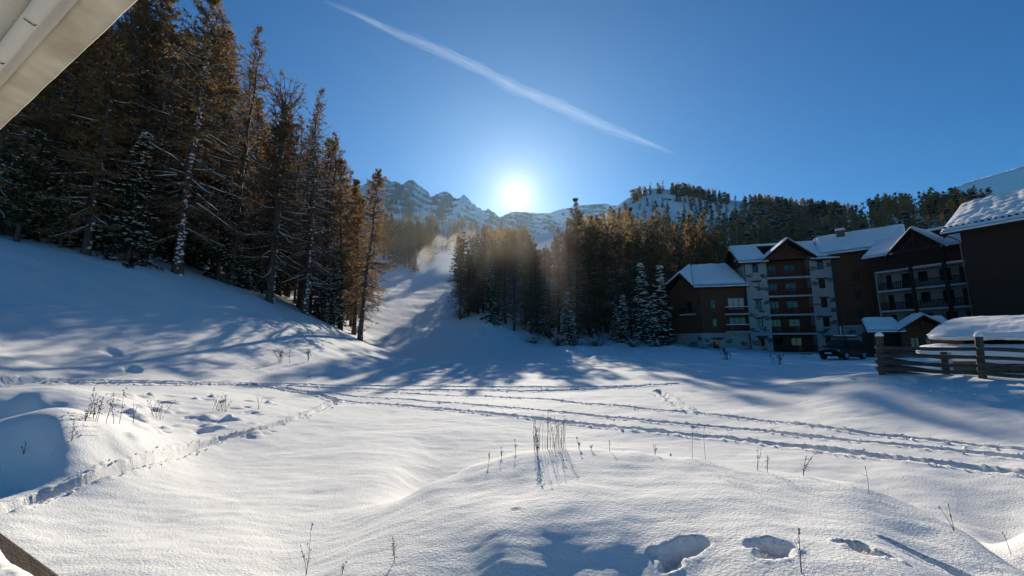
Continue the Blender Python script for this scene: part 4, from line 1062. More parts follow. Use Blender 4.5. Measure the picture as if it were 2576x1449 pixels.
# tower roof
zr = 17.9
roof_plane(o, [(-1.0, -.75, EV - .35), (3.2, -.75, EV - .35), (3.2, 5.4, zr), (-1.0, 5.4, zr)], .25, .40)
roof_plane(o, [(8.6, -.75, EV - .35), (Wd + .75, -.75, EV - .35), (Wd + .75, 5.4, zr), (8.6, 5.4, zr)], .25, .40)
roof_plane(o, [(Wd + .75, 11, EV - .3), (-1.0, 11, EV - .3), (-1.0, 5.4, zr), (Wd + .75, 5.4, zr)], .25, .40)
ap = 17.35
roof_plane(o, [(2.35, 5.3, EV - .05), (2.35, -1.35, EV - .05), (5.82, -1.35, ap), (5.82, 5.3, ap)], .25, .36)
roof_plane(o, [(9.3, -1.35, EV - .05), (9.3, 5.3, EV - .05), (5.82, 5.3, ap), (5.82, -1.35, ap)], .25, .36)
MB().prism([(2.95, .35, EV), (8.7, .35, EV), (5.82, .35, 17.0)], (0, .2, 0)).build('gable_wall', M['wood'], o)
MB().beam((2.6, -.55, EV - .05), (9.05, -.55, EV - .05), .18, .24).beam((5.82, -.55, EV + .08), (5.82, -.55, 16.9), .16, .16).beam((3.3, -.55, EV + .15), (5.7, -.55, 16.2), .12, .16).beam((8.35, -.55, EV + .15), (5.94, -.55, 16.2), .12, .16).build('gable_truss', M['beam'], o)
MB().prism([(-.35, .2, EV - .3), (-.35, 10.3, EV - .3), (-.35, 5.4, zr - .3)], (.2, 0, 0)).build('gable_wall', M['wood2'], o)
for pp in ([(-.06, -.06, -1), (-.06, -.06, 9.9)], [(-.06, -.10, 10.9), (-.06, -.10, EV - .4)], [(Wd - .1, -.07, -1), (Wd - .1, -.07, EV - .4)]): MB().tube(pp, .06).build('downpipe', M['pipe'], o)
for k, (x, z) in enumerate(((2.4, 11.9), (.5, 12.1), (1.6, 10.0), (2.7, 9.8), (2.6, 7.8), (1.5, 6.6), (.4, 5.9), (2.4, 5.4), (.5, 3.6), (2.0, 3.7), (2.6, 2.0), (.5, 1.6), (1.5, .5), (2.0, 2.4), (9.2, 12.7), (11.2, 13.2), (9.1, 10.4), (11.3, 10.9), (9.3, 7.3), (11.2, 7.9), (11.3, 6.4), (9.2, 5.3), (11.0, 4.6), (9.2, 3.2), (10.0, 3.4), (9.2, .6), (11.2, 1.6))):
    stones(o, x, z, 0, 6, 100 + k)
tag(o, 'white plastered five storey house with red brown balconies and a low boarded wing', 'house')

# --- middle wing
e2 = (b1[0] + Wd * f1.d[0] + .2, b1[1] + Wd * f1.d[1])
f2 = Frame('chalet_wing', e2[0], e2[1], GZ, 46); o = f2.o
MB().panel(0, 5.2, -1.5, 4.0, [(2.2, 3.0, 1.0, 2.5)]).build('plinth_wall', M['plaster2'], o)
window(o, 2.2, 3.0, 1.0, 2.5, .2, lintel=True)
ups = [(2.0, 2.8, 5.0, 6.4), (2.0, 2.8, 7.7, 9.1), (2.0, 2.8, 10.4, 11.8)]
MB().panel(-.4, 5.2, 4.005, 14.5, ups, y=-.1, dep=.15).build('board_wall', M['wood'], o)
for u in ups: window(o, *u, .0, bars=1, dull=True)
MB().box(-.4, 5.2, -.16, -.103, 3.92, 4.08).build('string_course', M['slab'], o)
MB().box(5.25, 7.6, 1.0, 9, -1.5, 14.6).build('shaded_recess_wall', M['wood2'], o)  # recessed wall, its deep shade put in as darker boards
MB().prism([(7.55, 0.9, 14.6), (7.55, 9.1, 14.6), (7.55, 4.6, 18.0)], (.2, 0, 0)).build('gable_wall', M['wood'], o)
MB().box(5.26, 7.7, .9, .99, -1.5, 4.2).build('stone_wall', M['stone2'], o)
roof_plane(o, [(-1.6, -.9, 14.7), (5.6, -.7, 14.75), (8.2, 4.6, 18.4), (-2.6, 4.6, 18.4)], .28, .42)
roof_plane(o, [(8.2, 10.2, 14.7), (-2.6, 10.2, 14.7), (-2.6, 4.6, 18.4), (8.2, 4.6, 18.4)], .28, .42)
roof_plane(o, [(5.5, -.7, 14.74), (8.2, .6, 15.45), (8.2, 4.55, 18.38), (5.5, 4.55, 18.36)], .28, .42)
ch = MB().box(.5, 1.5, 3.2, 4.1, 16.5, 18.9).build('chimney', M['stone'], o)
MB().box(.4, 1.6, 3.1, 4.2, 18.903, 19.05).build('cap', M['slab'], ch)
MB().box(.42, 1.58, 3.12, 4.18, 19.053, 19.25).build('snow', M['rsnow'], ch, bevel=.06)
MB().tube([(.1, -.16, -1), (.1, -.16, 14.3)], .06).build('downpipe', M['pipe'], o)
for k, (x, z) in enumerate(((1.2, 3.2), (4.2, 1.2), (.9, 1.3), (4.4, 3.3))): stones(o, x, z, 0, 7, 140 + k)
tag(o, 'tall dark boarded wing with a chimney on its snowy roof, next to the white house', 'house')

# --- gallery wing
q = P(3322 / 1.4907, 880, 53)
f3 = Frame('gallery_house', q[0], q[1], GZ, 25); o = f3.o
L3 = 9.2; LV = [.4, 3.05, 5.70, 8.35]
hol = []
for z in LV:
    hol += [(.35, .95, z + .15, z + 2.2), (2.0, 3.0, z + .15, z + 2.2), (3.6, 4.5, z + .9, z + 2.2), (5.6, 6.6, z + .7, z + 2.2), (7.3, 8.3, z + .15, z + 2.2)]
MB().panel(0, L3, -1.5, 11.0, hol, y=1.6, dep=.15).build('gallery_wall', M['plaster2'], o)
for h_ in hol: window(o, *h_, 1.7, bars=0, dull=True)
for z in LV[1:]:
    MB().box(.05, L3, -.06, 1.6, z - .18, z + .06).build('gallery_slab', M['slab'], o)
    for xa, xb in ((.1, 3.5), (3.75, 6.55), (6.8, L3)): railing(o, xa, xb, .03, z + .06, 1.0, 'wood2', .2)
MB().box(.05, L3, -.06, 1.6, 10.75, 11.0).build('gallery_slab', M['slab'], o)
for x in (3.62, 6.68): MB().box(x - .16, x + .16, -.32, -.065, -1.5, 13.2).build('gallery_post', M['wood2'], o)
MB().box(-.2, .045, -.06, 1.75, -1.5, 11.0).build('end_wall', M['plaster2'], o)
MB().panel(-.3, L3, 11.005, 13.1, [(1.3, 2.0, 11.7, 12.5)], y=-.15).build('board_wall', M['wood2'], o)
window(o, 1.3, 2.0, 11.7, 12.5, .05)
MB().prism([(1.9, -.14, 13.1), (7.2, -.14, 13.1), (4.5, -.14, 15.6)], (0, .2, 0)).build('gable_wall', M['wood2'], o)
railing(o, 3.0, 6.2, -.5, 11.5, .9, 'wood2', .2)
MB().box(-.3, -.1, -.1, 8, -1.5, 13.1).build('side_wall', M['wood2'], o)
roof_plane(o, [(-1.0, -.9, 12.9), (2.4, -.9, 12.9), (2.4, 4.2, 16.0), (-1.0, 4.2, 16.0)], .25, .36)
roof_plane(o, [(6.8, -.9, 12.9), (10.5, -.9, 12.9), (10.5, 4.2, 16.0), (6.8, 4.2, 16.0)], .25, .36)
roof_plane(o, [(1.7, 4.2, 12.75), (1.7, -1.2, 12.75), (4.5, -1.2, 15.75), (4.5, 4.2, 15.75)], .25, .34)
roof_plane(o, [(7.4, -1.2, 12.75), (7.4, 4.2, 12.75), (4.5, 4.2, 15.75), (4.5, -1.2, 15.75)], .25, .34)
roof_plane(o, [(10.5, 9.4, 12.9), (-1.0, 9.4, 12.9), (-1.0, 4.2, 16.0), (10.5, 4.2, 16.0)], .25, .36)
MB().beam((2.0, -.85, 13.05), (7.1, -.85, 13.05), .16, .2).beam((4.5, -.85, 13.1), (4.5, -.85, 15.3), .14, .14).beam((3.1, -.85, 13.15), (4.4, -.85, 14.6), .10, .14).beam((5.9, -.85, 13.15), (4.6, -.85, 14.6), .10, .14).build('gable_truss', M['beam'], o)
MB().box(-2.0, -.32, 1.2, 1.5, -1.5, 4.0).build('stone_wall', M['stone2'], o)
tag(o, 'house with three open gallery floors between dark posts under a snowy gable', 'house')

# --- nearest dark house
q = P(3674 / 1.4907, 880, 41)
f4 = Frame('dark_chalet', q[0], q[1], GZ, 27); o = f4.o
ups = [(5.0, 6.2, 9.0, 10.4), (5.0, 6.2, 6.2, 7.6), (8.5, 9.8, 6.2, 7.6), (8.5, 9.8, 9.0, 10.4)]
MB().panel(0, 16, 3.905, 13.0, ups, y=-.1, dep=.15).build('board_wall', M['wood2'], o)
for u in ups: window(o, *u, .0, dull=True)
lo = [(5.0, 8.0, 1.4, 2.6)]
MB().panel(0, 16, -1.5, 3.9, lo, dep=.2).build('stone_wall', M['stone2'], o)
window(o, *lo[0], .12, bars=3)
sp = MB(); g = np.random.default_rng(5)
for r_ in range(12):
    x = 0.05
    while x < 15.6:
        w = g.uniform(.35, .9); z = -.9 + r_ * .38
        if not (4.6 < x + w / 2 < 8.4 and 1.0 < z + .2 < 2.9): sp.box(x, x + w - .05, -.03 - g.uniform(0, .04), -.002, z, z + .33)
        x += w
sb = sp.build('stone', M['stone2'], o); sb['kind'] = 'stuff'
MB().poly([(0, 0, -1.5), (0, 10, -1.5), (0, 10, 13.0), (0, 0, 13.0)]); MB().box(.02, .25, .02, 10, -1.5, 13.0).build('side_wall', M['wood2'], o)
MB().prism([(.03, .02, 13.005), (.03, 10, 13.005), (.03, 5.0, 16.6)], (.2, 0, 0)).build('gable_wall', M['wood2'], o)
roof_plane(o, [(-1.3, -1.0, 13.05), (17, -1.0, 13.05), (17, 5.0, 17.0), (-.9, 5.0, 17.0)], .28, .42, scallop=True)
roof_plane(o, [(17, 11, 13.05), (-1.3, 11, 13.05), (-.9, 5.0, 17.0), (17, 5.0, 17.0)], .28, .42)
sg = MB()
for k in range(40): sg.box(-1.0 + k * .45, -.78 + k * .45, -.75, -.6, 13.55, 13.75)
k_ = sg.build('snow_guard', M['pipe'], o); k_['kind'] = 'stuff'
MB().tube([(-1.1, -.95, 12.9), (-.5, -.5, 12.5), (-.08, -.2, 12.1), (-.08, -.2, -1)], .06).build('downpipe', M['pipe'], o)
tag(o, 'very dark boarded house on a stone base with a scalloped snow roof', 'house')

# --- entrance porch
q = P(3275 / 1.4907, 880, 41)
f5 = Frame('entrance_porch', q[0], q[1], GZ + .1, 62); o = f5.o
MB().box(.1, 5.6, 1.2, 3.4, -1, 2.55).build('wall', M['wood2'], o)
MB().panel(2.4, 5.3, -1, 2.75, [(3.0, 3.7, .5, 1.9), (4.1, 5.0, -.2, 1.9)], y=.3).build('board_wall', M['wood'], o)
window(o, 3.0, 3.7, .5, 1.9, .45); window(o, 4.1, 5.0, -.2, 1.9, .45)
MB().prism([(2.2, .3, 2.755), (5.5, .3, 2.755), (3.85, .3, 3.8)], (0, .12, 0)).build('gable_wall', M['wood'], o)
MB().beam((2.2, -.1, 2.72), (5.5, -.1, 2.72), .14, .18).beam((3.85, -.1, 2.75), (3.85, -.1, 3.75), .12, .12).build('gable_truss', M['beam'], o)
for x in (.15, 2.25): MB().box(x, x + .2, .1, .3, -1, 2.5).build('post', M['beam'], o)
roof_plane(o, [(-.5, -.5, 2.45), (2.6, -.5, 2.45), (2.6, 2.2, 3.75), (-.2, 2.2, 3.75)], .15, .32)
roof_plane(o, [(5.0, -.5, 2.45), (6.4, -.5, 2.45), (6.2, 2.2, 3.75), (5.0, 2.2, 3.75)], .15, .32)
roof_plane(o, [(1.9, 2.2, 2.6), (1.9, -.9, 2.6), (3.85, -.9, 4.0), (3.85, 2.2, 4.0)], .15, .3)
roof_plane(o, [(5.8, -.9, 2.6), (5.8, 2.2, 2.6), (3.85, 2.2, 4.0), (3.85, -.9, 4.0)], .15, .3)
tag(o, 'low timber porch with a small snowy gable in front of the gallery house', 'porch')

# ------------------------------------------------------------------ snowed-in shed by the fence
def loaf(L, prof, seed, bump=.06, nu=90, shear=0.0):
    """snow load: cross-section prof (y, z) swept along x, rounded at both ends"""
    prof = smooth_line(prof, 6); k = len(prof); v = []
    c = prof.mean(0)
    for i in range(nu):
        u = i / (nu - 1); e = min(u, 1 - u) * L
        sc = 1 - .55 * math.exp(-e / .30)
        if i in (0, nu - 1): sc *= .25
        x = u * L
        nz = fbm(np.full(k, x * 1.1) + seed, np.arange(k) * .35, 3, seed); nz2 = fbm(np.full(k, x * .5), np.arange(k) * .2 + 9, 2, seed + 3)
        p = c + (prof - c) * sc * (1 + bump * nz2[:, None] * 2)
        for j in range(k): v.append((x + shear * (p[j, 0] - prof[:, 0].min()), p[j, 0] + bump * nz[j] * .6, p[j, 1] + bump * nz[j]))
    I = np.arange(nu * k).reshape(nu, k); J = np.roll(I, -1, 1)
    f = np.stack([I[:-1], I[1:], J[1:], J[:-1]], -1).reshape(-1, 4)
    return np_mesh('snow', np.array(v), f, mats=[M['rsnow']], smooth=True)
q = P(2350, 890, 17.5)
f6 = Frame('wood_shed', q[0], q[1], gz(q[0], q[1]) - .50, 36); o = f6.o
MB().box(.3, 11.7, .5, 3.2, -.6, 1.55).build('wall', M['tarp'], o)
for k in range(14): MB().box(.32 + k * .8, .345 + k * .8, .47, .498, -.6, 1.3).build('batten', M['beam'], o)
for k in range(7): MB().box(1.0 + k * 1.35, 2.1 + k * 1.35, .44, .497, -.6, .12 + .1 * (k % 2)).build('board', M['rail'], o)
MB().prism([(-.1, -.1, 1.5), (12, -.1, 1.5), (12, 2.0, 2.42), (-.1, 2.0, 2.42)], (0, 0, -.1)).prism([(-.1, 2.0, 2.42), (12, 2.0, 2.42), (12, 3.9, 1.5), (-.1, 3.9, 1.5)], (0, 0, -.1)).build('roof', M['wood2'], o)
lower = loaf(12.6, [(-.75, 1.02), (-.95, 1.22), (-.85, 1.50), (-.5, 1.66), (.1, 1.70), (.5, 1.6), (.3, 1.36), (-.2, 1.1)], 3, .10)
r_ = link('snow_eave', lower, o); r_.location = (-.5, 0, 0)
upper = loaf(12.2, [(-.42, 1.86), (-.45, 2.0), (-.2, 2.22), (.6, 2.55), (1.5, 2.84), (2.1, 2.9), (2.8, 2.7), (3.9, 2.1), (4.0, 1.8), (2.0, 2.4), (.3, 1.92)], 8, .07, shear=.28)
r_ = link('snow_roof', upper, o); r_.location = (-.5, 0, 0)
MB().box(.1, .3, .2, .4, -.6, 1.45).build('corner_post', M['slab'], o)
tag(o, 'long beige shed behind the rail fence, buried under thick snow', 'shed')

# ------------------------------------------------------------------ rail fence
fo = P(3302 / 1.4907, 940, 14.0); fz = gz(fo[0], fo[1])
fence = empty('rail_fence', (fo[0], fo[1], fz))
def rel(a, b, D): 
    p = P(a, b, D); return (p[0] - fo[0], p[1] - fo[1], p[2] - fz)
def px2(cx, cy): return ((3080 + cx * .5108) / 1.4907, (700 + cy * .5108) / 1.4907)
pA, pB, pC = (435, 14.0), (1165, 13.3), (905, 14.5)
def post(cx, D, top, bot, w=.2, capz=.07, lean=0):
    a, t = px2(cx - 10, top); _, b_ = px2(cx + 5, bot)
    T = rel(a, t, D); B = rel(px2(cx + 14, bot)[0], b_, D)
    m = MB(); n = 9
    m.tube([(B[0], B[1], B[2] - .5), (B[0] * .6 + T[0] * .4, B[1], B[2] * .6 + T[2] * .4), (T[0], T[1], T[2] - .03), (T[0], T[1], T[2])], [w * .55, w * .52, w * .5, w * .36], 9)
    p_ = m.build('post', M['post'], fence, smooth=False)
    if capz:
        g = np.random.default_rng(int(cx)); v = []
        for i, zz in enumerate(np.linspace(0, 1, 6)):
            r_ = w * .58 * math.sqrt(max(0.02, 1 - zz ** 2.2))
            for j in range(10): v.append((T[0] + r_ * math.cos(j * .628) * (1 + .1 * g.normal()), T[1] + r_ * math.sin(j * .628), T[2] - .03 + zz * capz * 2.2))
        I = np.arange(60).reshape(6, 10); J = np.roll(I, -1, 1)
        link('snow_cap', np_mesh('snow_cap', np.array(v), np.stack([I[:-1], J[:-1], J[1:], I[1:]], -1).reshape(-1, 4), None, mats=[M['rsnow']], smooth=True), p_)
post(435, 14.0, 1092, 1385, .20); post(1165, 13.3, 1095, 1405, .20); post(905, 14.6, 1212, 1398, .2, 0); post(1900, 12.6, 1100, 1430, .2)
def rail_(c1, y1, D1, c2, y2, D2, th=.13, seed=0):
    p, q_ = np.array(rel(*px2(c1, y1), D1)), np.array(rel(*px2(c2, y2), D2))
    g = np.random.default_rng(seed); n = 8; t = np.linspace(0, 1, n)[:, None]
    line = p * (1 - t) + q_ * t + g.normal(0, .008, (n, 3)); line[:, 2] += .05 * np.sin(t[:, 0] * math.pi) * g.uniform(-1, 0.2)
    m = MB().tube(line, th * .5 * (1 + g.normal(0, .05, n)), 7); r_ = m.build('rail', M['rail'], fence)
    return r_
for k, (y1, y2, y3) in enumerate(((1182, 1192, 1212), (1238, 1254, 1275), (1285, 1313, 1340), (1333, 1372, 1405))):
    rail_(398, y1, 13.85, 1180, y2, 13.15, .125, k); rail_(1140, y2 - 4, 13.12, 1990, y3, 12.45, .125, 10 + k)
for k, (y1, y2) in enumerate(((1196, 1258), (1250, 1322), (1298, 1365), (1345, 1405))):
    rail_(420, y1, 14.12, 930, y2, 14.48, .12, 20 + k)
MB().beam(rel(*px2(925, 1215), 15.3), rel(*px2(955, 1400), 15.3), .14, .14).build('post', M['slab'], fence)
tag(fence, 'weathered grey rail fence with snow capped posts in front of the shed', 'fence')

# ------------------------------------------------------------------ dark car
q = P(2122, 903, 33); car = empty('parked_car', (q[0], q[1], gz(q[0], q[1]) - .03), math.atan2(-.42, -.91))
def loft(sections, m, name, parent, bevel=0, smooth=True):
    """sections: (x, [(y, z) half outline from bottom to top])"""
    v, k = [], len(sections[0][1])
    for x, h in sections:
        v += [(x, y, z) for y, z in h] + [(x, -y, z) for y, z in reversed(h)]
    K = 2 * k; n = len(sections); I = np.arange(n * K).reshape(n, K); J = np.roll(I, -1, 1)
    b = MB(); b.v = v; b.f = [tuple(map(int, f)) for f in np.stack([I[:-1], J[:-1], J[1:], I[1:]], -1).reshape(-1, 4)]
    b.f += [tuple(range(K - 1, -1, -1)), tuple(range((n - 1) * K, n * K))]
    o_ = b.build(name, m, parent, smooth=smooth, bevel=bevel)
    return o_
bs = []
for x, zb, zh, wb, wt in ((-2.15, .42, .92, .72, .70), (-2.05, .32, 1.0, .84, .80), (-1.5, .28, 1.05, .90, .86), (-.5, .26, 1.05, .91, .87), (.6, .26, 1.04, .91, .86), (1.2, .28, 1.02, .90, .84), (1.8, .30, .95, .87, .78), (2.08, .36, .86, .80, .70), (2.18, .46, .74, .68, .62)):
    bs.append((x, [(wb * .9, zb), (wb, zb + .18), (wb, zh - .2), (wt, zh)]))
body = loft(bs, M['paint'], 'body', car)
cs = []
for x, z0, z1, w0, w1 in ((-2.02, 1.0, 1.12, .78, .72), (-1.78, 1.03, 1.58, .84, .66), (-1.2, 1.04, 1.68, .86, .68), (0, 1.04, 1.70, .86, .68), (.45, 1.03, 1.66, .85, .67), (1.22, 1.0, 1.05, .80, .74)):
    cs.append((x, [(w0, z0 - .05), (w0, z0), (w1 + .02, z1 - .05), (w1 - .08, z1)]))
cabin = loft(cs, M['paint'], 'cabin', car)
for s in (-1, 1):
    for xa, xb in ((-1.68, -1.0), (-.92, -.12), (-.04, .72)):
        def yy(z): return s * (.865 - (z - 1.06) * .26)
        MB().prism([(xa, yy(1.10), 1.10), (xb, yy(1.10), 1.10), (min(xb, .42) if xb > .5 else xb, yy(1.56), 1.56), (xa + .05, yy(1.56), 1.56)], (0, .012 * s, 0)).build('side_window', M['dullglass'], cabin)
    MB().box(.72, .92, s * .92, s * 1.08, 1.02, 1.18).build('mirror', M['paint'], car, bevel=.03)
    MB().prism([(2.02, s * .45, .72), (2.02, s * .78, .72), (1.96, s * .78, .86), (2.0, s * .45, .84)], (.12, 0, 0)).build('headlight', M['lamp'], car)
    MB().beam((-1.5, s * .62, 1.76), (.35, s * .62, 1.76), .04, .05).build('roof_rail', M['steel'], car)
    for x in (-1.32, 1.35):
        a = np.arange(24) * 2 * np.pi / 24; w = MB()
        w.prism([(x + .36 * math.cos(t), s * .68, .36 + .36 * math.sin(t)) for t in a], (0, s * .24, 0))
        wh = w.build('wheel', M['rubber'], car, bevel=.03)
        MB().prism([(x + .22 * math.cos(t), s * .922, .36 + .22 * math.sin(t)) for t in a], (0, s * .012, 0)).build('rim', M['steel'], wh)
MB().prism([(1.14, -.68, 1.10), (1.14, .68, 1.10), (.50, .58, 1.62), (.50, -.58, 1.62)], (.02, 0, .02)).build('windscreen', M['dullglass'], cabin)
MB().box(2.185, 2.205, -.26, .26, .50, .61).build('number_plate', M['plate'], car)
MB().box(2.10, 2.17, -.4, .4, .66, .78).build('grille', M['darkfr'], car)
MB().box(-1.5, .2, -.55, .55, 1.80, 2.02).build('roof_load', M['pipe'], car, bevel=.05)
MB().box(-1.45, .15, -.5, .5, 2.023, 2.08).build('snow', M['rsnow'], car, bevel=.025)
car.scale = (.94, .94, .94)
tag(car, 'black off-road car with a load on its roof parked before the houses', 'car')

# ------------------------------------------------------------------ awning and handrail of the terrace
def on_level(a, b, z):
    r = ray(a, b); return r * (z / r[2])
e0, e1 = on_level(345, 0, 1.1), on_level(0, 325, 1.1)
d = (e1 - e0) / np.linalg.norm(e1 - e0); e0 = e0 - d * 1.6; e1 = e1 + d * 1.2
bk = np.array([-d[1], d[0], 0.0]); bk = bk if bk[1] < 0 else -bk          # towards the house
ang_ = math.atan2(d[1], d[0]); aw = empty('awning', tuple(e0), ang_); Lw = float(np.linalg.norm(e1 - e0))
sgn = 1.0 if (-math.sin(ang_) * bk[0] + math.cos(ang_) * bk[1]) > 0 else -1.0
n = 60; us = np.linspace(0, Lw, n)
def sweep(prof, name, m, wob=0.0, seed=0):
    k = len(prof); v = []
    for i, u in enumerate(us):
        for j, (yy_, zz_) in enumerate(prof):
            w = wob * fbm(np.array([u * 5.0]), np.array([j * .5]), 3, seed)[0]
            v.append((u, sgn * yy_ + w * .4, zz_ + w))
    I = np.arange(n * k).reshape(n, k)
    o_ = link(name, np_mesh(name, np.array(v), grid_quads(I), mats=[m], smooth=True), aw)
    md = o_.modifiers.new('thick', 'SOLIDIFY'); md.thickness = .004; md.offset = 0
    return o_
sweep([(0.0, 0.0), (.002, .003), (.02, .008), (.045, .012), (.07, .016), (.082, .024)], 'hem', M['hem'], .0035, 2)
sweep([(.082, .024), (.092, .040), (.104, .042), (.110, .026), (.117, .014), (.126, .010), (.136, .012), (.144, .020), (.149, .032), (.150, .045)], 'front_bar', M['canvas'])
sweep([(.150, .045), (.3, .07), (.5, .11), (.9, .20), (1.6, .36), (2.4, .54)], 'canopy', M['canvas'], .004, 6)
for u_ in (2.05, 2.45, 3.3):
    MB().tube([(u_, sgn * .108, .03), (u_ + .006, sgn * .125, .004), (u_ + .004, sgn * .15, .012)], .0022, 5).build('pin', M['pipe'], aw)
tag(aw, 'beige canvas awning with a stained hem over the terrace', 'awning')

h0, h1 = on_level(0, 1336, -.64), on_level(160, 1452, -.64)
dh = (h1 - h0) / np.linalg.norm(h1 - h0); h0 = h0 - dh * 1.5; h1 = h1 + dh * 1.0
ah = math.atan2(dh[1], dh[0]); hr = empty('handrail', tuple(h0), ah); Lh = float(np.linalg.norm(h1 - h0))
nb = -1.0
MB().box(0, Lh, -.20, 0, -.05, 0).build('rail_board', M['handrail'], hr, bevel=.006)
for k in range(3): MB().box(.35 + k * 1.0, .44 + k * 1.0, -.13, -.04, -1.2, -.053).build('post', M['handrail'], hr)
nu, k = 220, 12; v = []
for i in range(nu):
    u = i / (nu - 1) * Lh
    w = .012 * fbm(np.array([u * 14]), np.array([.3]), 4, 5)[0] + .012 * pnoise(u * 3, 1.7, 2)
    for j in range(k):
        t = j / (k - 1); y_ = -.052 + w - t * .15
        z_ = .002 + .075 * (1 - (1 - min(1, t * 2.2)) ** 2.2) + .006 * fbm(np.array([u * 25]), np.array([t * 4]), 3, 9)[0]
        if t > .85: z_ *= (1 - t) / .15 * .6 + .4
        v.append((u, y_, z_))
I = np.arange(nu * k).reshape(nu, k)
sn = link('snow', np_mesh('snow', np.array(v), grid_quads(I)[:, ::-1], mats=[M['rsnow']], smooth=True), hr)
tag(hr, 'brown terrace handrail half covered with crusted snow', 'handrail')

# ------------------------------------------------------------------ lift pylons on the ridge
def pylon(a, b, h, label):
    q = G(a, b, 150); o = empty('lift_pylon', (q[0], q[1], q[2] - .5), random.uniform(-.3, .3))
    MB().tube([(0, 0, 0), (0, 0, h)], [.65, .5], 8).build('mast', M['steel'], o)
    MB().box(-3.2, 3.2, -.4, .4, h + .003, h + .8).build('crossarm', M['pipe'], o)
    for s in (-1, 1): MB().box(s * 3.0 - .5, s * 3.0 + .5, -2, 2, h - .65, h - .005).build('sheave', M['pipe'], o)
    tag(o, label, 'lift pylon', 'ski lift pylons on the ridge')
    return o
pylon(1593, 500, 10.5, 'steel lift pylon left of the others, against the sky on the ridge'); pylon(1626, 506, 12, 'pale lift pylon on the edge of the open snow'); pylon(1680, 530, 12, 'dark lift pylon low on the open snow beside the trees'); pylon(1601, 497, 10.5, 'second lift pylon close behind the left one')

# ------------------------------------------------------------------ notice board in the left wood
q = P(155, 560, 39); nb_ = empty('notice_board', (q[0], q[1], gz(q[0], q[1]) - .2), .5)
MB().box(-.8, .8, -.03, .03, .9, 2.4).build('panel', M['tarp'], nb_)
for s in (-.7, .7): MB().box(s - .06, s + .06, .035, .15, 0, 2.55).build('post', M['beam'], nb_)
tag(nb_, 'plain tan board on posts among the trees on the left', 'board')

# ------------------------------------------------------------------ dry weeds in the snow
def weed(a, b, h, n, label, spread=.25, heads='dot', lean=0.0, D=None, leaf='head', r=.0020):
    q = G(a, b) if D is None else P(a, b, D); g = np.random.default_rng(int(a * 7 + b))
    o = empty('dry_plant', (q[0], q[1], gz(q[0], q[1])))
    for i in range(n):
        hh = h * (g.uniform(.45, 1.0) if n > 1 else 1.0); s = np.linspace(0, 1, 7)
        ax_ = g.normal(0, spread * .5); ay = g.normal(0, spread * .35); bx = g.normal(0, .085) * h * (n > 1)
        p = np.stack([bx * (n > 6) * 3.2 + (ax_ + lean) * hh * s ** 1.4 + np.cumsum(g.normal(0, .012 * hh, 7)) * s, ay * hh * s + np.cumsum(g.normal(0, .008 * hh, 7)) * s, s * hh - .03 * (s == 0)], 1)
        m = MB().tube(p, r * (1.25 - .7 * s), 5)
        tips = [p[-1]]
        if heads in ('branch', 'dot') and n < 25 or i % 4 == 0:
            for k in range(g.integers(2, 5)):
                j = g.integers(3, 6); dv = np.array([g.normal(0, .5), g.normal(0, .3), g.uniform(.4, .9)]) * hh * g.uniform(.10, .22)
                m.tube([p[j], p[j] + dv * .5 + (0, 0, -.01), p[j] + dv], [r * .7, r * .6, r * .4], 4); tips.append(p[j] + dv)
        st = m.build('stalk', M['stalk'], o)
        if heads != 'none':
            c = np.array(tips); c = np.repeat(c, 3, 0) + g.normal(0, r * 1.8, (len(c) * 3, 3)); sz = np.full(len(c), r * 2.6) * g.uniform(.6, 1.3, len(c))
            if heads == 'leafy':
                k = 14; jj = g.integers(2, 7, k); c = p[jj] + g.normal(0, .05 * hh, (k, 3)); sz = np.full(k, .032 * hh)
            if heads == 'spike':
                k = 6; c = p[-1] + np.stack([np.zeros(k), np.zeros(k), -np.linspace(0, .12 * hh, k)], 1); sz = np.full(k, r * 2.4)
            v, f = lumps(c, sz, sz * .8, sz * 1.3, g.uniform(0, 6, len(c)), g)
            sh = link('seed_head' if heads != 'leafy' else 'leaf_clump', np_mesh('seed_head', v, None, f, mats=[M[leaf]]), st); sh['kind'] = 'stuff'
    tag(o, label, 'dry plant')
weed(1390, 1128, .48, 34, 'dense clump of upright dry stalks on top of the snow bank', .22, 'dot')
weed(1352, 1146, .32, 5, 'dark seeded weed at the left foot of the stalk clump', .3, 'leafy', leaf='rust')
weed(1230, 1168, .17, 2, 'short weed with a flat head, first on the left of the bank crest', .1)
weed(1262, 1155, .14, 3, 'small branched weed second on the bank crest', .3)
weed(1297, 1142, .20, 2, 'flat topped weed left of the stalk clump', .1)
weed(1457, 1133, .16, 4, 'sprig just right of the stalk clump', .35)
weed(1487, 1135, .12, 2, 'tiny forked sprig right of the stalk clump', .4)
weed(1534, 1137, .17, 2, 'dark stub with a thin straight stem beside it on the crest', .08, 'spike')
weed(1648, 1147, .16, 3, 'small bushy weed in the middle of the bank crest', .5)
weed(1688, 1150, .05, 2, 'low stub on the crest left of the two tall stems', .4)
weed(1742, 1157, .34, 1, 'left of the two tall knotted stems on the crest', .08, 'dot')
weed(1775, 1160, .40, 1, 'taller right one of two knotted stems on the crest', .12, 'dot')
weed(1905, 1178, .30, 2, 'slanting pair of stems on the right part of the crest', .15, 'branch', lean=.2)
weed(1930, 1184, .24, 2, 'seedy stem with a curled tip right of the slanting pair', .15, 'leafy', lean=.2)
weed(2020, 1192, .27, 3, 'bent feathery weed leaning right on the crest', .3, 'leafy', lean=.45)
weed(2186, 1240, .26, 1, 'single thin grass stem beyond the right end of the crest', .05, 'spike')
weed(2400, 1330, .24, 2, 'crossed broken stems on the right slope of the bank', .7, 'spike', lean=-.2)
weed(2545, 1400, .25, 2, 'thin bent grass at the right edge of the picture', .5, 'spike')
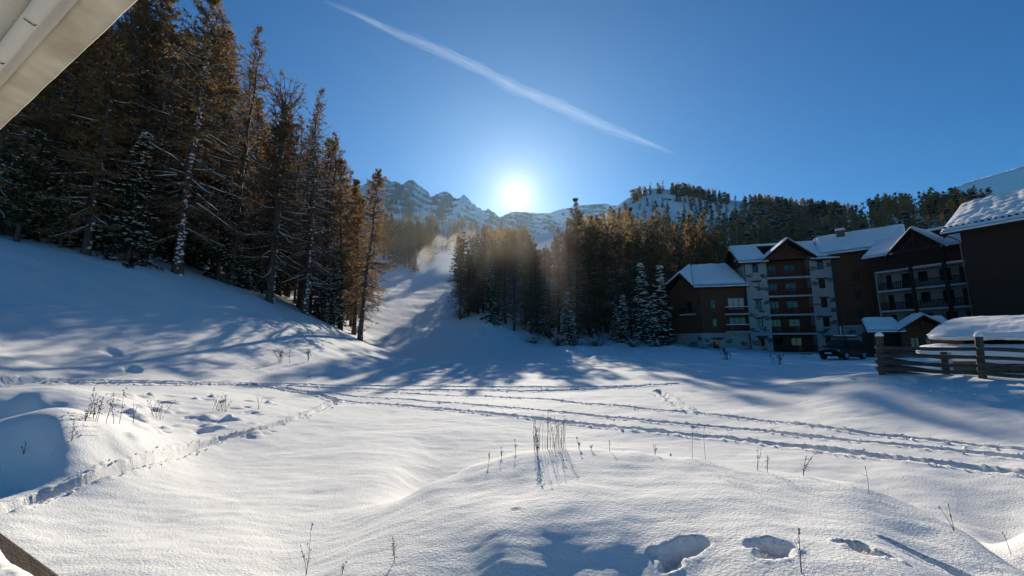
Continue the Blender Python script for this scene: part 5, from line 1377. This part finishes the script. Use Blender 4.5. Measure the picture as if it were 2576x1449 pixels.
weed(2016, 1440, .26, 1, 'single dark bulrush like stem beside a footprint', .03, 'spike', r=.003)
weed(770, 1449, .40, 3, 'tall branched weed at the bottom in front of the bank', .25, 'branch')
weed(992, 1418, .20, 3, 'rust coloured withered leaf sprig at the foot of the bank', .3, 'leafy', lean=-.2, leaf='rust')
weed(860, 1449, .10, 2, 'tiny sprig right of the tall branched weed', .3)
weed(246, 1060, .58, 8, 'rusty conical dock plant on the left snow step', .35, 'leafy', leaf='rust', r=.0036)
weed(215, 1058, .38, 3, 'withered leafy plant just left of the rusty dock', .3, 'leafy', r=.0036)
weed(180, 1108, .32, 2, 'dark curled plant hanging on the lip of the left step', .3, 'leafy', leaf='rust', r=.0036)
weed(60, 1142, .25, 2, 'small withered leaf tuft on the shaded left snow face', .3, 'leafy', r=.0036)
weed(560, 1035, .55, 14, 'loose clump of thin dry weeds left of the trodden path', .5, 'dot', r=.0036)
weed(400, 1055, .5, 9, 'sparse thin weeds between the dock plant and the loose clump', .5, 'dot', r=.0034)
weed(335, 1060, .45, 2, 'tall thin arched stem right of the rusty dock', .2, 'none', r=.0036)
weed(650, 1030, .45, 4, 'wispy grass near the bend of the trodden path', .5, 'none', r=.0036)
weed(710, 912, .8, 8, 'dry tuft on the sunlit foot of the left slope', .5, 'dot', r=.010)
weed(775, 908, .9, 6, 'second dry tuft at the foot of the left slope, nearer the run', .5, 'dot', r=.010)
weed(1830, 905, 1.0, 9, 'weeds poking out of the snow ridge before the houses', .5, 'dot', r=.014)
weed(1950, 915, .8, 8, 'dry grass on the snow ridge in front of the tower', .5, 'dot', r=.012)

# ------------------------------------------------------------------ blown snow, vapour trail, air
def vol_mat(name, density, col, aniso):
    m = bpy.data.materials.new(name); m.use_nodes = True; n, l = m.node_tree.nodes, m.node_tree.links
    n.remove(n['Principled BSDF']); pv = n.new('ShaderNodeVolumePrincipled')
    pv.inputs['Density'].default_value = density; pv.inputs['Color'].default_value = (*col, 1); pv.inputs['Anisotropy'].default_value = aniso
    l.new(pv.outputs[0], n['Material Output'].inputs['Volume'])
    return m
def blob(c, sx, sy, sz, seed, amp=.35, tilt=0.0):
    nu, nv = 28, 18; v = []
    for j in range(nv + 1):
        for i in range(nu):
            th, p_ = math.pi * j / nv, 2 * math.pi * i / nu
            d_ = np.array([math.sin(th) * math.cos(p_), math.sin(th) * math.sin(p_), math.cos(th)])
            r_ = 1 + amp * (pnoise(d_[0] * 1.7 + seed, d_[2] * 1.7 + d_[1], seed) * 1.6)
            x, y, z = d_[0] * sx * r_, d_[1] * sy * r_, d_[2] * sz * r_
            v.append((c[0] + x, c[1] + y, c[2] + z + tilt * x))
    I = np.arange((nv + 1) * nu).reshape(nv + 1, nu); J = np.roll(I, -1, 1)
    return np.array(v), np.stack([I[:-1], I[1:], J[1:], J[:-1]], -1).reshape(-1, 4)
VM = vol_mat('blown_snow', .0065, (.95, .96, 1), .6)
cloud = [blob(P(1140 - 7 * i, 668, 150), 3.4 * k, 5 * k, 3.4 * k, 7 + i, .55, .4) for i, k in enumerate((1.0, 1.6, 2.3, 3.2))] + [blob(P(1108, 676, 148), 6, 5, 4, 23, .6, .2), blob(P(1146, 645, 152), 4, 4, 7, 29, .55, .6), blob(P(1105, 690, 142), 11, 6, 4, 31, .5, .1), blob(P(1085, 662, 146), 8, 6, 6, 37, .6, .2)]
v, f = cat_q(cloud)
tag(link('blown_snow', outward(np_mesh('blown_snow', v, f, mats=[VM], smooth=True))), 'sunlit cloud of blown snow at the head of the ski run', kind='stuff')

VP = vol_mat('glare_powder_air', .00027, (1, .97, .92), .72)  # volume added for the glare over the trees, only partly powder snow
parts = []
for i, k in enumerate((.35, .55, .72, .88, 1.02, 1.15)):
    parts.append(blob((-4, 98, 11), 46 * k, 42 * k, 16.5 * k, 41 + i, .25, 0))
v, f = cat_q(parts)
tag(link('glare_powder_haze', outward(np_mesh('glare_powder_haze', v, f, mats=[VP], smooth=True))), 'added haze for sun glare and drifting powder snow over the middle stand and ski run', kind='stuff')

VT = vol_mat('vapour', 1.15e-4, (1, 1, 1), .45)
tl = smooth_line([(820, 5), (900, 40), (1000, 85), (1100, 125), (1200, 170), (1300, 222), (1400, 262), (1500, 307), (1600, 348), (1700, 386)], 14)
parts = []
g = np.random.default_rng(3)
for k in range(10):
    D = 9000 + 120 * k; u = np.linspace(0, 1, len(tl))
    wr = np.interp(u, [0, .12, .3, .5, .7, .85, 1], [.15, .45, .8, .85, 1.0, .7, .1]) * (22 + 25 * k)
    off_ = 9.0 * pnoise(u * 7 + k * 3.1, u * 0 + k, k) + (k > 5) * 6 * np.sin(u * 3 + k)
    path = np.array([P(a, b - o_, D) for (a, b), o_ in zip(tl, off_)])
    wr = wr * (1 + .8 * pnoise(u * 16, u * 0 + k, k + 9)) * (1.0 if k < 6 else .6)
    parts.append(tubes(path[None], np.clip(wr, 4, None)[None], 10))
v, f = cat_q(parts)
tag(link('vapour_trail', outward(np_mesh('vapour_trail', v, f, mats=[VT], smooth=True))), 'long thin white vapour trail across the blue sky', kind='stuff')

HZ = vol_mat('air', 2.0e-5, (.42, .70, 1.0), .55)
hz = MB().box(-5200, 5200, -700, 4700, -75, 1650).build('haze', HZ)
hz['kind'] = 'stuff'
